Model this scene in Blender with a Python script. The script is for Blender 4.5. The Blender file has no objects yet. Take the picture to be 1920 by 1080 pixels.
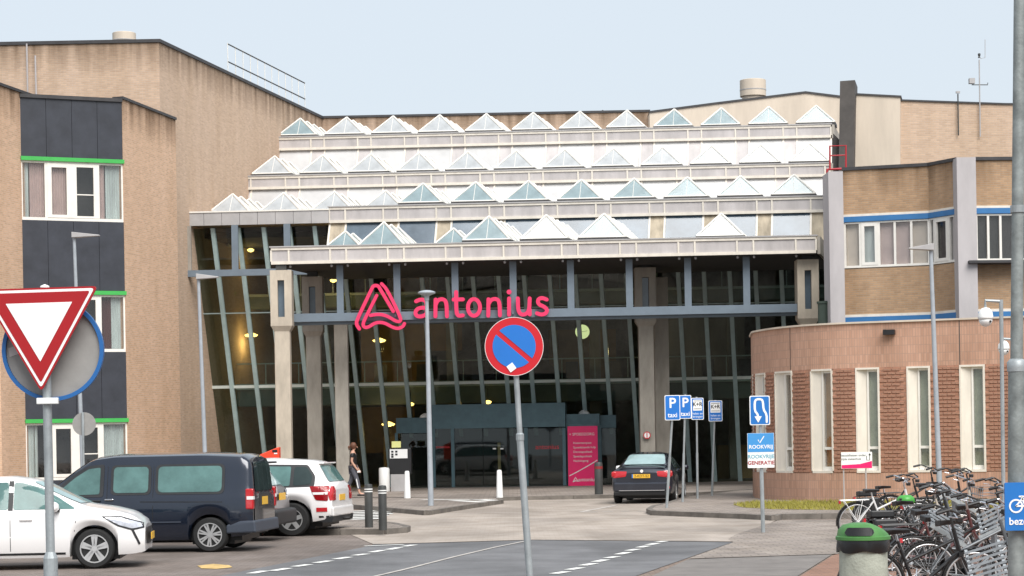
import bpy, bmesh, math, random
from mathutils import Vector, Matrix
from mathutils.bvhtree import BVHTree
random.seed(7)
R = math.radians
SC = bpy.context.scene
COL = SC.collection
# ------------------------------------------------------------------ camera
F, H, ROLL, CX, CY = 4000.0, 1.95, 0.017, 960.0, 820.0
cam_d = bpy.data.cameras.new('camera')
cam_d.sensor_width = 36.0
cam_d.lens = 36.0 * F / 1920.0
cam_d.shift_y = (CY - 540.0) / 1920.0
cam_d.clip_start = 0.5
cam_d.clip_end = 2000
cam = bpy.data.objects.new('camera', cam_d)
COL.objects.link(cam)
RV = Vector((math.cos(ROLL), 0, -math.sin(ROLL)))
UV_ = Vector((math.sin(ROLL), 0, math.cos(ROLL)))
BV = Vector((0, -1, 0))
cam.matrix_world = Matrix(((RV.x, UV_.x, BV.x, 0), (RV.y, UV_.y, BV.y, 0), (RV.z, UV_.z, BV.z, H), (0, 0, 0, 1)))
SC.camera = cam
# ------------------------------------------------------------------ world, sun, exposure
SUN_EL, SUN_AZ = 50, 158          # azimuth clockwise from +Y: behind the camera, a little to its right
wd = bpy.data.worlds.new('World')
SC.world = wd
wd.use_nodes = True
nt = wd.node_tree
nt.nodes.clear()
sky = nt.nodes.new('ShaderNodeTexSky')
sky.sky_type = 'NISHITA'
sky.sun_disc = False
sky.sun_elevation = R(SUN_EL)
sky.sun_rotation = R(SUN_AZ)
sky.air_density = 1.0
sky.dust_density = 4.0
sky.ozone_density = 1.5
mixn = nt.nodes.new('ShaderNodeMix')
mixn.data_type = 'RGBA'
mixn.inputs[0].default_value = 0.86
mixn.inputs[7].default_value = (3.75, 4.12, 4.45, 1)      # high thin cloud over the whole sky
bg = nt.nodes.new('ShaderNodeBackground')
bg.inputs[1].default_value = 0.115
wo = nt.nodes.new('ShaderNodeOutputWorld')
nt.links.new(sky.outputs[0], mixn.inputs[6])
nt.links.new(mixn.outputs[2], bg.inputs[0])
nt.links.new(bg.outputs[0], wo.inputs[0])
sl = bpy.data.lights.new('sun', 'SUN')
sl.energy = 2.2
sl.angle = R(40)
sl.color = (1.0, 0.975, 0.94)
so = bpy.data.objects.new('sun', sl)
COL.objects.link(so)
sdir = Vector((math.sin(R(SUN_AZ)) * math.cos(R(SUN_EL)), math.cos(R(SUN_AZ)) * math.cos(R(SUN_EL)), math.sin(R(SUN_EL))))
so.rotation_euler = (-sdir).to_track_quat('-Z', 'Y').to_euler()
so.location = (0, -20, 60)
vs = SC.view_settings
vs.view_transform = 'Standard'
vs.look = 'None'
vs.exposure = 0.85
vs.gamma = 1.0
vs.use_curve_mapping = False
SC.cycles.max_bounces = 7
SC.cycles.transparent_max_bounces = 12
SC.cycles.caustics_reflective = False
SC.cycles.caustics_refractive = False

# ------------------------------------------------------------------ pixel rays
CAM = Vector((0, 0, H))
def ray(px, py):
    return RV * ((px - CX) / F) + UV_ * ((CY - py) / F) + Vector((0, 1, 0))
def W(px, py, Y):
    return CAM + ray(px, py) * Y
def G(px, py, z=0.0):
    r = ray(px, py)
    return CAM + r * ((z - H) / r.z)
def hit(px, py, p0, n):
    r = ray(px, py)
    return CAM + r * ((p0 - CAM).dot(n) / r.dot(n))

# ------------------------------------------------------------------ materials
MATS = {}
def mat(name, col, rough=0.6, metal=0.0, var=0.12, scale=3.0, bump=0.0, bscale=40.0, spec=0.5, coat=0.0, emit=0.0, streak=0.0):
    if name in MATS:
        return MATS[name]
    m = bpy.data.materials.new(name)
    m.use_nodes = True
    t = m.node_tree
    b = t.nodes['Principled BSDF']
    c = (col[0], col[1], col[2], 1)
    b.inputs['Base Color'].default_value = c
    b.inputs['Roughness'].default_value = rough
    b.inputs['Metallic'].default_value = metal
    b.inputs['Specular IOR Level'].default_value = spec
    if coat:
        b.inputs['Coat Weight'].default_value = coat
        b.inputs['Coat Roughness'].default_value = 0.04
    if emit:
        b.inputs['Emission Color'].default_value = c
        b.inputs['Emission Strength'].default_value = emit
    if var or bump:
        tc = t.nodes.new('ShaderNodeTexCoord')
    if var:
        mp = t.nodes.new('ShaderNodeMapping')
        if streak:
            mp.inputs['Scale'].default_value = (1, 1, streak)
        t.links.new(tc.outputs['Object'], mp.inputs[0])
        n = t.nodes.new('ShaderNodeTexNoise')
        n.inputs['Scale'].default_value = scale
        n.inputs['Detail'].default_value = 6
        n.inputs['Roughness'].default_value = 0.65
        t.links.new(mp.outputs[0], n.inputs['Vector'])
        rp = t.nodes.new('ShaderNodeValToRGB')
        k0, k1 = 1 - var, 1 + var * 0.6
        rp.color_ramp.elements[0].position = 0.3
        rp.color_ramp.elements[1].position = 0.7
        rp.color_ramp.elements[0].color = (c[0] * k0, c[1] * k0, c[2] * k0, 1)
        rp.color_ramp.elements[1].color = (min(1, c[0] * k1), min(1, c[1] * k1), min(1, c[2] * k1), 1)
        t.links.new(n.outputs[0], rp.inputs[0])
        t.links.new(rp.outputs[0], b.inputs['Base Color'])
    if bump:
        n2 = t.nodes.new('ShaderNodeTexNoise')
        n2.inputs['Scale'].default_value = bscale
        n2.inputs['Detail'].default_value = 4
        t.links.new(tc.outputs['Object'], n2.inputs['Vector'])
        bp = t.nodes.new('ShaderNodeBump')
        bp.inputs['Strength'].default_value = bump
        bp.inputs['Distance'].default_value = 0.02
        t.links.new(n2.outputs[0], bp.inputs['Height'])
        t.links.new(bp.outputs[0], b.inputs['Normal'])
    MATS[name] = m
    return m

def brick_mat(name, c1, c2, mortar, bw=0.21, rh=0.065, ms=0.009, stain=0.35, sz=0.25, offset=0.5, bump=0.5, top=None, rough=0.85):
    """brick or paver courses from metre UVs; weathering streaks and algae along the coping line"""
    m = bpy.data.materials.new(name)
    m.use_nodes = True
    t = m.node_tree
    L = t.links.new
    b = t.nodes['Principled BSDF']
    b.inputs['Roughness'].default_value = rough
    b.inputs['Specular IOR Level'].default_value = 0.25
    uv = t.nodes.new('ShaderNodeUVMap')
    br = t.nodes.new('ShaderNodeTexBrick')
    br.offset = offset
    br.inputs['Scale'].default_value = 1
    br.inputs['Brick Width'].default_value = bw
    br.inputs['Row Height'].default_value = rh
    br.inputs['Mortar Size'].default_value = ms
    br.inputs['Mortar Smooth'].default_value = 0.1
    br.inputs['Bias'].default_value = 0.0
    br.inputs['Color1'].default_value = (*c1, 1)
    br.inputs['Color2'].default_value = (*c2, 1)
    br.inputs['Mortar'].default_value = (*mortar, 1)
    L(uv.outputs[0], br.inputs['Vector'])
    mp = t.nodes.new('ShaderNodeMapping')
    mp.inputs['Scale'].default_value = (0.9, sz, 1)
    L(uv.outputs[0], mp.inputs[0])
    n = t.nodes.new('ShaderNodeTexNoise')
    n.inputs['Scale'].default_value = 1.0
    n.inputs['Detail'].default_value = 7
    n.inputs['Roughness'].default_value = 0.7
    L(mp.outputs[0], n.inputs['Vector'])
    rp = t.nodes.new('ShaderNodeValToRGB')
    rp.color_ramp.elements[0].position = 0.32
    rp.color_ramp.elements[1].position = 0.62
    k = 1 - stain
    rp.color_ramp.elements[0].color = (k, k * 0.97, k * 0.92, 1)
    rp.color_ramp.elements[1].color = (1, 1, 1, 1)
    L(n.outputs[0], rp.inputs[0])
    mu = t.nodes.new('ShaderNodeMix')
    mu.data_type = 'RGBA'
    mu.blend_type = 'MULTIPLY'
    mu.inputs[0].default_value = 1
    L(br.outputs[0], mu.inputs[6])
    L(rp.outputs[0], mu.inputs[7])
    out = mu.outputs[2]
    if top is not None:                       # run-off marks hanging from the coping
        sx = t.nodes.new('ShaderNodeSeparateXYZ')
        L(uv.outputs[0], sx.inputs[0])
        m1 = t.nodes.new('ShaderNodeMapRange')
        m1.inputs[1].default_value = top - 1.9
        m1.inputs[2].default_value = top
        L(sx.outputs[1], m1.inputs[0])
        mp2 = t.nodes.new('ShaderNodeMapping')
        mp2.inputs['Scale'].default_value = (1.6, 0.12, 1)
        L(uv.outputs[0], mp2.inputs[0])
        n3 = t.nodes.new('ShaderNodeTexNoise')
        n3.inputs['Scale'].default_value = 1.5
        n3.inputs['Detail'].default_value = 5
        L(mp2.outputs[0], n3.inputs['Vector'])
        ml = t.nodes.new('ShaderNodeMath')
        ml.operation = 'MULTIPLY'
        L(m1.outputs[0], ml.inputs[0])
        L(n3.outputs[0], ml.inputs[1])
        r3 = t.nodes.new('ShaderNodeValToRGB')
        r3.color_ramp.elements[0].position = 0.2
        r3.color_ramp.elements[1].position = 0.62
        r3.color_ramp.elements[0].color = (1, 1, 1, 1)
        r3.color_ramp.elements[1].color = (0.3, 0.27, 0.23, 1)
        L(ml.outputs[0], r3.inputs[0])
        mv = t.nodes.new('ShaderNodeMix')
        mv.data_type = 'RGBA'
        mv.blend_type = 'MULTIPLY'
        mv.inputs[0].default_value = 1
        L(out, mv.inputs[6])
        L(r3.outputs[0], mv.inputs[7])
        out = mv.outputs[2]
    L(out, b.inputs['Base Color'])
    if bump:
        bp = t.nodes.new('ShaderNodeBump')
        bp.inputs['Strength'].default_value = bump
        bp.inputs['Distance'].default_value = 0.008
        L(br.outputs[1], bp.inputs['Height'])
        bp.invert = True
        L(bp.outputs[0], b.inputs['Normal'])
    MATS[name] = m
    return m

def glass_mat(name, tint, refl=1.0, rough=0.02, base=0.05):
    m = bpy.data.materials.new(name)
    m.use_nodes = True
    t = m.node_tree
    t.nodes.clear()
    o = t.nodes.new('ShaderNodeOutputMaterial')
    tr = t.nodes.new('ShaderNodeBsdfTransparent')
    tr.inputs[0].default_value = (*tint, 1)
    gl = t.nodes.new('ShaderNodeBsdfGlossy')
    gl.inputs['Roughness'].default_value = rough
    gl.inputs['Color'].default_value = (refl, refl, refl, 1)
    fr = t.nodes.new('ShaderNodeLayerWeight')
    fr.inputs[0].default_value = 0.5
    pw_ = t.nodes.new('ShaderNodeMath')
    pw_.operation = 'POWER'
    pw_.inputs[1].default_value = 4.0
    t.links.new(fr.outputs['Facing'], pw_.inputs[0])
    ad = t.nodes.new('ShaderNodeMath')
    ad.operation = 'MULTIPLY_ADD'
    ad.inputs[1].default_value = 0.93
    ad.inputs[2].default_value = base
    t.links.new(pw_.outputs[0], ad.inputs[0])
    mx = t.nodes.new('ShaderNodeMixShader')
    t.links.new(ad.outputs[0], mx.inputs[0])
    t.links.new(tr.outputs[0], mx.inputs[1])
    t.links.new(gl.outputs[0], mx.inputs[2])
    t.links.new(mx.outputs[0], o.inputs[0])
    MATS[name] = m
    return m

TAN1, TAN2, TANM = (0.74, 0.485, 0.325), (0.58, 0.375, 0.25), (0.66, 0.51, 0.39)
M_BRICK = brick_mat('tan_brick', TAN1, TAN2, TANM, top=13.6, stain=0.12)
M_BRICKU = brick_mat('tan_brick_upper', (0.63, 0.455, 0.33), (0.52, 0.37, 0.27), (0.54, 0.43, 0.34), top=16.4, stain=0.14, sz=0.12)
M_BRICKR = brick_mat('tan_brick_right', (0.52, 0.335, 0.2), (0.41, 0.265, 0.16), (0.42, 0.32, 0.23), top=10.4, stain=0.25)
M_BRICKD = brick_mat('brown_brick', (0.38, 0.25, 0.15), (0.31, 0.2, 0.12), (0.24, 0.19, 0.14), stain=0.4)  # brown brick darkened further: the cheek's shade is put into its colours
M_RED = brick_mat('red_brick', (0.50, 0.265, 0.18), (0.40, 0.205, 0.14), (0.34, 0.2, 0.145), bw=0.2, rh=0.098, ms=0.012, stain=0.2)
M_REDV = brick_mat('red_soldier_brick', (0.60, 0.36, 0.26), (0.50, 0.295, 0.21), (0.44, 0.29, 0.22), bw=0.07, rh=0.22, ms=0.008, offset=0.0, stain=0.28, sz=0.2, bump=0.25)
M_PAVE = brick_mat('clinker_paving', (0.30, 0.225, 0.18), (0.22, 0.17, 0.145), (0.15, 0.125, 0.105), bw=0.2, rh=0.1, ms=0.008, stain=0.3, sz=0.9, bump=0.3)
M_PARK = brick_mat('parking_paving', (0.28, 0.23, 0.205), (0.22, 0.185, 0.165), (0.16, 0.14, 0.125), bw=0.2, rh=0.1, ms=0.008, stain=0.3, sz=0.9, bump=0.3)
M_TILE = brick_mat('pavement_tiles', (0.36, 0.31, 0.27), (0.29, 0.25, 0.225), (0.17, 0.15, 0.13), bw=0.3, rh=0.3, ms=0.008, stain=0.25, sz=0.9, bump=0.3)
M_APRON = brick_mat('beige_paving', (0.47, 0.41, 0.36), (0.43, 0.37, 0.32), (0.39, 0.335, 0.29), bw=0.2, rh=0.1, ms=0.006, stain=0.26, sz=0.9, bump=0.15)
M_REDPAVE = brick_mat('red_paving', (0.36, 0.2, 0.14), (0.27, 0.16, 0.12), (0.2, 0.14, 0.11), bw=0.2, rh=0.1, ms=0.008, stain=0.25, sz=0.9, bump=0.3)
M_ASPH = mat('asphalt', (0.17, 0.168, 0.172), 0.85, var=0.3, scale=0.7, bump=0.35, bscale=120)
def wear(m, scale, dark):
    t = m.node_tree
    b = t.nodes['Principled BSDF']
    src = b.inputs['Base Color'].links[0].from_socket
    tc = t.nodes.new('ShaderNodeTexCoord')
    mp = t.nodes.new('ShaderNodeMapping')
    mp.inputs['Scale'].default_value = (1.0, 0.35, 1)
    mp.inputs['Rotation'].default_value = (0, 0, 0.35)
    t.links.new(tc.outputs['Object'], mp.inputs[0])
    n = t.nodes.new('ShaderNodeTexNoise')
    n.inputs['Scale'].default_value = scale
    n.inputs['Detail'].default_value = 8
    n.inputs['Distortion'].default_value = 0.6
    t.links.new(mp.outputs[0], n.inputs['Vector'])
    r = t.nodes.new('ShaderNodeValToRGB')
    r.color_ramp.elements[0].position = 0.36
    r.color_ramp.elements[1].position = 0.58
    r.color_ramp.elements[0].color = (dark, dark, dark, 1)
    r.color_ramp.elements[1].color = (1, 1, 1, 1)
    t.links.new(n.outputs[0], r.inputs[0])
    x = t.nodes.new('ShaderNodeMix')
    x.data_type = 'RGBA'
    x.blend_type = 'MULTIPLY'
    x.inputs[0].default_value = 1
    t.links.new(src, x.inputs[6])
    t.links.new(r.outputs[0], x.inputs[7])
    t.links.new(x.outputs[2], b.inputs['Base Color'])
wear(M_ASPH, 0.55, 0.72)
for m_ in (M_APRON, M_TILE, M_PARK): wear(m_, 0.5, 0.74)
M_ASPHD = mat('worn_asphalt', (0.2, 0.18, 0.165), 0.85, var=0.25, scale=1.5, bump=0.35, bscale=120)
M_KERB = mat('kerb_concrete', (0.17, 0.15, 0.13), 0.9, var=0.4, scale=2.5, bump=0.3)
M_PAINT = mat('road_paint', (0.78, 0.77, 0.73), 0.7, var=0.12, scale=6)
M_PAINTW = mat('worn_road_paint', (0.50, 0.46, 0.42), 0.8, var=0.35, scale=5)
M_YELP = mat('yellow_patch', (0.62, 0.42, 0.16), 0.85, var=0.35, scale=5)
M_DARKP = mat('anthracite_panel', (0.034, 0.038, 0.050), 0.5, var=0.3, scale=2.0)
M_COPE = mat('dark_coping', (0.045, 0.043, 0.045), 0.6, var=0.3)
M_GREEN = mat('green_trim', (0.05, 0.42, 0.08), 0.5, var=0.08)
M_BLUE = mat('blue_trim', (0.035, 0.17, 0.40), 0.5, var=0.12)
M_WFRAME = mat('white_frame', (0.80, 0.77, 0.71), 0.45, var=0.08)
M_CREAM = mat('cream_frame', (0.74, 0.68, 0.59), 0.5, var=0.12, scale=4, streak=0.3)
M_GREYPAN = mat('grey_fascia_panel', (0.50, 0.465, 0.455), 0.5, var=0.24, scale=1.6, streak=0.25)
M_GREYPAN2 = mat('grey_metal_panel', (0.42, 0.405, 0.40), 0.5, var=0.16, scale=1.6)
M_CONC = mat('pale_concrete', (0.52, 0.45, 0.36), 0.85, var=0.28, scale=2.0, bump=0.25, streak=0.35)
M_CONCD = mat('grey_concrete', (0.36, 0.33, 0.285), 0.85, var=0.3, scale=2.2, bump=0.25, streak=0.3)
M_PLAST = mat('cream_render', (0.62, 0.53, 0.43), 0.8, var=0.18, scale=1.0, streak=0.2)
M_PILL = mat('lilac_grey_pillar', (0.47, 0.44, 0.44), 0.75, var=0.14, scale=1.5, streak=0.3)
M_DKSLAB = mat('dark_slab', (0.075, 0.066, 0.06), 0.7, var=0.35, scale=1.5)
M_STAINC = mat('stained_concrete_panel', (0.46, 0.39, 0.29), 0.8, var=0.4, scale=3, streak=0.3)
M_WBAND = mat('white_panel', (0.52, 0.515, 0.51), 0.35, var=0.2, scale=0.7)  # band windows of the upper rows, sky reflection put into the pale colour
M_SKYW = mat('white_skylight_glass', (0.46, 0.48, 0.49), 0.12, var=0.28, scale=0.9, spec=0.6)  # pyramid glass whitened: the white sky it reflects is in the base colour
M_SKYB = mat('blue_skylight_glass', (0.27, 0.35, 0.37), 0.08, var=0.3, scale=0.8, spec=0.6)
M_BANDG = mat('blue_band_glass', (0.11, 0.15, 0.19), 0.12, var=0.35, scale=0.9, spec=0.6)
M_STEEL = mat('blue_grey_steel', (0.16, 0.2, 0.24), 0.5, var=0.1)
M_MULL = mat('sea_green_mullion', (0.42, 0.54, 0.53), 0.5, var=0.15)
M_TEAL = mat('teal_porch', (0.065, 0.13, 0.155), 0.45, var=0.2)
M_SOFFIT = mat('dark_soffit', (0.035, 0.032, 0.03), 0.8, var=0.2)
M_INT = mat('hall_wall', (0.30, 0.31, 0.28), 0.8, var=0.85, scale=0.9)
M_INTW = mat('warm_hall_wall', (0.42, 0.25, 0.10), 0.8, var=0.45, scale=0.7)  # orange base colour carries the lamps' glow on the partitions
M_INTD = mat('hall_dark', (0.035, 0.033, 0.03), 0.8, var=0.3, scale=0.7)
M_SLABF = mat('gallery_slab_grey', (0.24, 0.28, 0.255), 0.7, var=0.3, scale=0.8)
M_PEOPLE = mat('hall_furniture', (0.10, 0.10, 0.11), 0.7, var=0.5, scale=2)
M_INTF = mat('hall_floor', (0.12, 0.11, 0.1), 0.5, var=0.2)
M_RAILW = mat('gallery_edge', (0.72, 0.78, 0.72), 0.5, var=0.1)
M_LAMPW = mat('warm_lamp', (1.0, 0.55, 0.14), 0.5, var=0, emit=5)
M_CLOCK = mat('lit_clock_face', (0.95, 0.9, 0.42), 0.5, var=0, emit=0.9)
M_PINK = mat('magenta_sign', (0.80, 0.035, 0.13), 0.4, var=0.04)
M_PINKP = mat('magenta_panel', (0.88, 0.012, 0.15), 0.35, var=0.05)
M_WHITE = mat('sign_white', (0.85, 0.85, 0.83), 0.4, var=0.03)
M_BLACK = mat('black_plastic', (0.012, 0.012, 0.013), 0.45, var=0.2)
M_DKGREY = mat('dark_grey_metal', (0.05, 0.052, 0.05), 0.5, var=0.25)
M_GALV = mat('galvanised_steel', (0.36, 0.39, 0.40), 0.5, metal=0.35, var=0.28, scale=7, bump=0.1, streak=0.5)
M_GALVD = mat('weathered_galvanised_steel', (0.25, 0.275, 0.27), 0.6, metal=0.25, var=0.4, scale=6, bump=0.15)
M_SIGNR = mat('sign_red', (0.36, 0.004, 0.008), 0.4, var=0.05)
M_SIGNR2 = mat('sign_bright_red', (0.55, 0.008, 0.018), 0.4, var=0.05)
M_SIGNB = mat('sign_blue', (0.012, 0.16, 0.55), 0.4, var=0.05)
M_SIGNB2 = mat('route_blue', (0.012, 0.16, 0.50), 0.4, var=0.06)
M_RIMB = mat('sign_rim_blue', (0.015, 0.12, 0.36), 0.45, var=0.08)
M_BACK = mat('sign_back_grey', (0.30, 0.29, 0.275), 0.6, var=0.15, scale=4)
M_LBLUE = mat('poster_blue', (0.05, 0.28, 0.62), 0.5, var=0.05)
M_ORANGE = mat('orange_red_paint', (0.80, 0.06, 0.02), 0.4, var=0.05)
M_POLEW = mat('pale_lamp_post', (0.36, 0.39, 0.42), 0.45, var=0.12, scale=5)
M_TYRE = mat('tyre_rubber', (0.012, 0.012, 0.012), 0.75, var=0.2)
M_RIM = mat('alloy_rim', (0.62, 0.62, 0.62), 0.3, metal=0.6, var=0.05)
M_RIMD = mat('dark_rim_well', (0.03, 0.03, 0.03), 0.5, var=0.1)
M_CGLASS = mat('car_glass', (0.10, 0.19, 0.18), 0.04, var=0.35, scale=2.0, spec=0.35)
M_CGLASSD = mat('privacy_car_glass', (0.03, 0.045, 0.045), 0.05, var=0.3, scale=2.0, spec=0.35)
M_CGLASSL = mat('sky_lit_car_glass', (0.30, 0.42, 0.42), 0.05, var=0.2, scale=2.0, spec=0.35)  # lighter copy of the car glass, sky light painted into its colour
M_CWHITE = mat('white_car_paint', (0.82, 0.80, 0.79), 0.3, var=0.02, coat=0.8)
M_CNAVY = mat('navy_car_paint', (0.009, 0.015, 0.030), 0.22, metal=0.3, var=0.08, coat=0.9)
M_CGREY = mat('bronze_grey_car_paint', (0.12, 0.105, 0.11), 0.3, metal=0.4, var=0.05, coat=0.8)
M_CBLACK = mat('blue_black_car_paint', (0.018, 0.022, 0.035), 0.3, metal=0.3, var=0.05, coat=0.9)
M_TRIM = mat('car_trim', (0.02, 0.021, 0.023), 0.55, var=0.1)
M_BUMP = mat('slate_bumper', (0.045, 0.055, 0.075), 0.5, var=0.1)
M_TAIL = mat('tail_light_red', (0.50, 0.008, 0.015), 0.15, var=0.1, coat=0.8)
M_HEADL = mat('head_light', (0.5, 0.52, 0.58), 0.1, var=0.3, scale=9, coat=0.8)
M_PLATE = mat('yellow_plate', (0.80, 0.46, 0.04), 0.4, var=0.06)
M_CHROME = mat('chrome', (0.7, 0.7, 0.72), 0.15, metal=1.0, var=0)
M_SKIN = mat('skin', (0.55, 0.31, 0.22), 0.6, var=0.08)
M_HAIR = mat('auburn_hair', (0.13, 0.05, 0.025), 0.6, var=0.2)
M_LEG = mat('grey_leggings', (0.10, 0.10, 0.12), 0.8, var=0.2)
M_GREENLID = mat('green_lid', (0.07, 0.22, 0.055), 0.5, var=0.2, scale=5)
M_BINBODY = mat('pale_green_concrete', (0.36, 0.38, 0.32), 0.85, var=0.25, scale=5, bump=0.3)
M_BAG = mat('black_bin_bag', (0.012, 0.012, 0.013), 0.25, var=0.2)
M_GREENBAG = mat('green_saddle_cover', (0.06, 0.33, 0.05), 0.4, var=0.2)
M_RACK = mat('rack_steel', (0.27, 0.295, 0.315), 0.5, metal=0.2, var=0.25, scale=6)
M_CURT = mat('pale_curtain', (0.70, 0.78, 0.75), 0.85, var=0.25, scale=6, streak=0.1)
M_CURTD = mat('plum_curtain', (0.14, 0.05, 0.05), 0.85, var=0.3, scale=6, streak=0.1)
M_BLIND_REFL = mat('pinkish_blind', (0.68, 0.54, 0.50), 0.8, var=0.12, scale=3)  # blind; in the brick wing it also paints the panes' pinkish reflection
M_BLIND2 = mat('cream_blind', (0.78, 0.68, 0.57), 0.8, var=0.1, scale=3)
M_OCHRE = mat('ochre_blind', (0.55, 0.36, 0.18), 0.8, var=0.2, scale=2)
M_SAGE = mat('sage_blind', (0.46, 0.50, 0.38), 0.8, var=0.2, scale=2)
M_GRASS = mat('grass_blade', (0.30, 0.27, 0.05), 0.8, var=0.4, scale=3)
M_SOIL = mat('dry_grass_ground', (0.30, 0.25, 0.09), 0.9, var=0.4, scale=3)
M_REDLAD = mat('red_ladder_paint', (0.40, 0.02, 0.03), 0.5, var=0.1)
M_YSIGN = mat('yellow_notice', (0.72, 0.72, 0.28), 0.5, var=0.05)
M_LENSW = mat('white_dome', (0.82, 0.82, 0.8), 0.35, var=0.02)
M_GLASS = glass_mat('hall_glass', (0.62, 0.70, 0.68), refl=0.8, base=0.05)
M_WGLASS = glass_mat('window_glass', (0.9, 0.9, 0.9), refl=0.8, base=0.06)

# ------------------------------------------------------------------ mesh builder
def wloc(o):
    v = Vector((0, 0, 0))
    while o is not None:
        v = v + o.location
        o = o.parent
    return v
class MB:
    def __init__(s):
        s.v, s.f = [], []
    def add(s, vs, fs):
        k = len(s.v)
        s.v += [Vector(p) for p in vs]
        s.f += [tuple(i + k for i in f) for f in fs]
        return s
    def prism(s, pts, vec):
        pts = [Vector(p) for p in pts]
        vec = Vector(vec)
        n = len(pts)
        fs = [tuple(range(n - 1, -1, -1)), tuple(range(n, 2 * n))]
        for i in range(n):
            j = (i + 1) % n
            fs.append((i, j, n + j, n + i))
        return s.add(pts + [p + vec for p in pts], fs)
    def box(s, c, size, ex=Vector((1, 0, 0)), ey=Vector((0, 1, 0))):
        ex, ey, c = Vector(ex).normalized(), Vector(ey).normalized(), Vector(c)
        ez = Vector((0, 0, 1)) if abs(ex.z) + abs(ey.z) < 1e-6 else ex.cross(ey)
        a, b, d = ex * size[0] / 2, ey * size[1] / 2, ez * size[2] / 2
        vs = [c - a - b - d, c + a - b - d, c + a + b - d, c - a + b - d, c - a - b + d, c + a - b + d, c + a + b + d, c - a + b + d]
        return s.add(vs, [(3, 2, 1, 0), (4, 5, 6, 7), (0, 1, 5, 4), (1, 2, 6, 5), (2, 3, 7, 6), (3, 0, 4, 7)])
    def bar(s, p, q, w, h, up=Vector((0, 0, 1))):
        """rectangular bar from p to q"""
        p, q = Vector(p), Vector(q)
        t = (q - p).normalized()
        a = t.cross(up)
        if a.length < 1e-4:
            a = t.cross(Vector((0, 1, 0)))
        a.normalize()
        b = a.cross(t).normalized()
        vs = []
        for c in (p, q):
            for i, j in ((-1, -1), (1, -1), (1, 1), (-1, 1)):
                vs.append(c + a * i * w / 2 + b * j * h / 2)
        return s.add(vs, [(3, 2, 1, 0), (4, 5, 6, 7), (0, 1, 5, 4), (1, 2, 6, 5), (2, 3, 7, 6), (3, 0, 4, 7)])
    def tube(s, pts, r, n=8, closed=False):
        pts = [Vector(p) for p in pts]
        m = len(pts)
        rs = r if isinstance(r, (list, tuple)) else [r] * m
        prev = None
        vs, fs = [], []
        for i, p in enumerate(pts):
            if closed:
                t = (pts[(i + 1) % m] - pts[i - 1])
            else:
                t = pts[min(i + 1, m - 1)] - pts[max(i - 1, 0)]
            if t.length < 1e-9:
                t = Vector((0, 0, 1))
            t.normalize()
            if prev is None:
                a = t.cross(Vector((0, 0, 1)))
                if a.length < 1e-3:
                    a = t.cross(Vector((0, 1, 0)))
            else:
                a = prev - t * prev.dot(t)
            a.normalize()
            prev = a
            b = t.cross(a)
            for k in range(n):
                an = 2 * math.pi * k / n
                vs.append(p + (a * math.cos(an) + b * math.sin(an)) * rs[i])
        for i in range(m if closed else m - 1):
            j = (i + 1) % m
            for k in range(n):
                l = (k + 1) % n
                fs.append((i * n + k, j * n + k, j * n + l, i * n + l))
        if not closed:
            fs.append(tuple(range(n)))
            fs.append(tuple((m - 1) * n + k for k in range(n - 1, -1, -1)))
        return s.add(vs, fs)
    def lathe(s, prof, c=(0, 0, 0), axis='z', n=20):
        """prof: (radius, height along axis)"""
        c = Vector(c)
        vs, fs = [], []
        for r, h in prof:
            for k in range(n):
                a = 2 * math.pi * k / n
                x, y = r * math.cos(a), r * math.sin(a)
                p = {'z': (x, y, h), 'y': (x, h, y), 'x': (h, x, y)}[axis]
                vs.append(c + Vector(p))
        for i in range(len(prof) - 1):
            for k in range(n):
                l = (k + 1) % n
                fs.append((i * n + k, i * n + l, (i + 1) * n + l, (i + 1) * n + k))
        fs.append(tuple(range(n - 1, -1, -1)))
        fs.append(tuple((len(prof) - 1) * n + k for k in range(n)))
        return s.add(vs, fs)
    def mesh(s, name, m, off=Vector((0, 0, 0)), smooth=False, fix=True):
        me = bpy.data.meshes.new(name)
        me.from_pydata([tuple(p - off) for p in s.v], [], s.f)
        if fix:
            bm = bmesh.new()
            bm.from_mesh(me)
            bmesh.ops.recalc_face_normals(bm, faces=bm.faces)
            bm.to_mesh(me)
            bm.free()
        uv = me.uv_layers.new(name='UVMap')
        for p in me.polygons:
            nn = p.normal
            if abs(nn.z) > 0.7:
                for li in p.loop_indices:
                    q = me.vertices[me.loops[li].vertex_index].co + off
                    uv.data[li].uv = (q.x, q.y)
            else:
                tx, ty = -nn.y, nn.x
                l = math.hypot(tx, ty) or 1
                for li in p.loop_indices:
                    q = me.vertices[me.loops[li].vertex_index].co + off
                    uv.data[li].uv = ((q.x * tx + q.y * ty) / l, q.z)
            p.use_smooth = smooth
        me.materials.append(m)
        return me
    def build(s, name, m, parent=None, world=False, smooth=False, auto=None, bevel=0):
        off = wloc(parent) if world else Vector((0, 0, 0))
        me = s.mesh(name, m, off, smooth or auto is not None)
        if auto is not None:
            sharp(me, auto)
        o = bpy.data.objects.new(name, me)
        COL.objects.link(o)
        o.parent = parent
        if bevel:
            md = o.modifiers.new('bevel', 'BEVEL')
            md.width = bevel
            md.segments = 2
            md.limit_method = 'ANGLE'
        return o
def sharp(me, deg):
    bm = bmesh.new()
    bm.from_mesh(me)
    for e in bm.edges:
        if len(e.link_faces) == 2 and e.calc_face_angle(0) > R(deg):
            e.smooth = False
    bm.to_mesh(me)
    bm.free()
def tag(o, label=None, cat=None, group=None, kind=None):
    if label: o['label'] = label
    if cat: o['category'] = cat
    if group: o['group'] = group
    if kind: o['kind'] = kind
    return o
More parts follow.
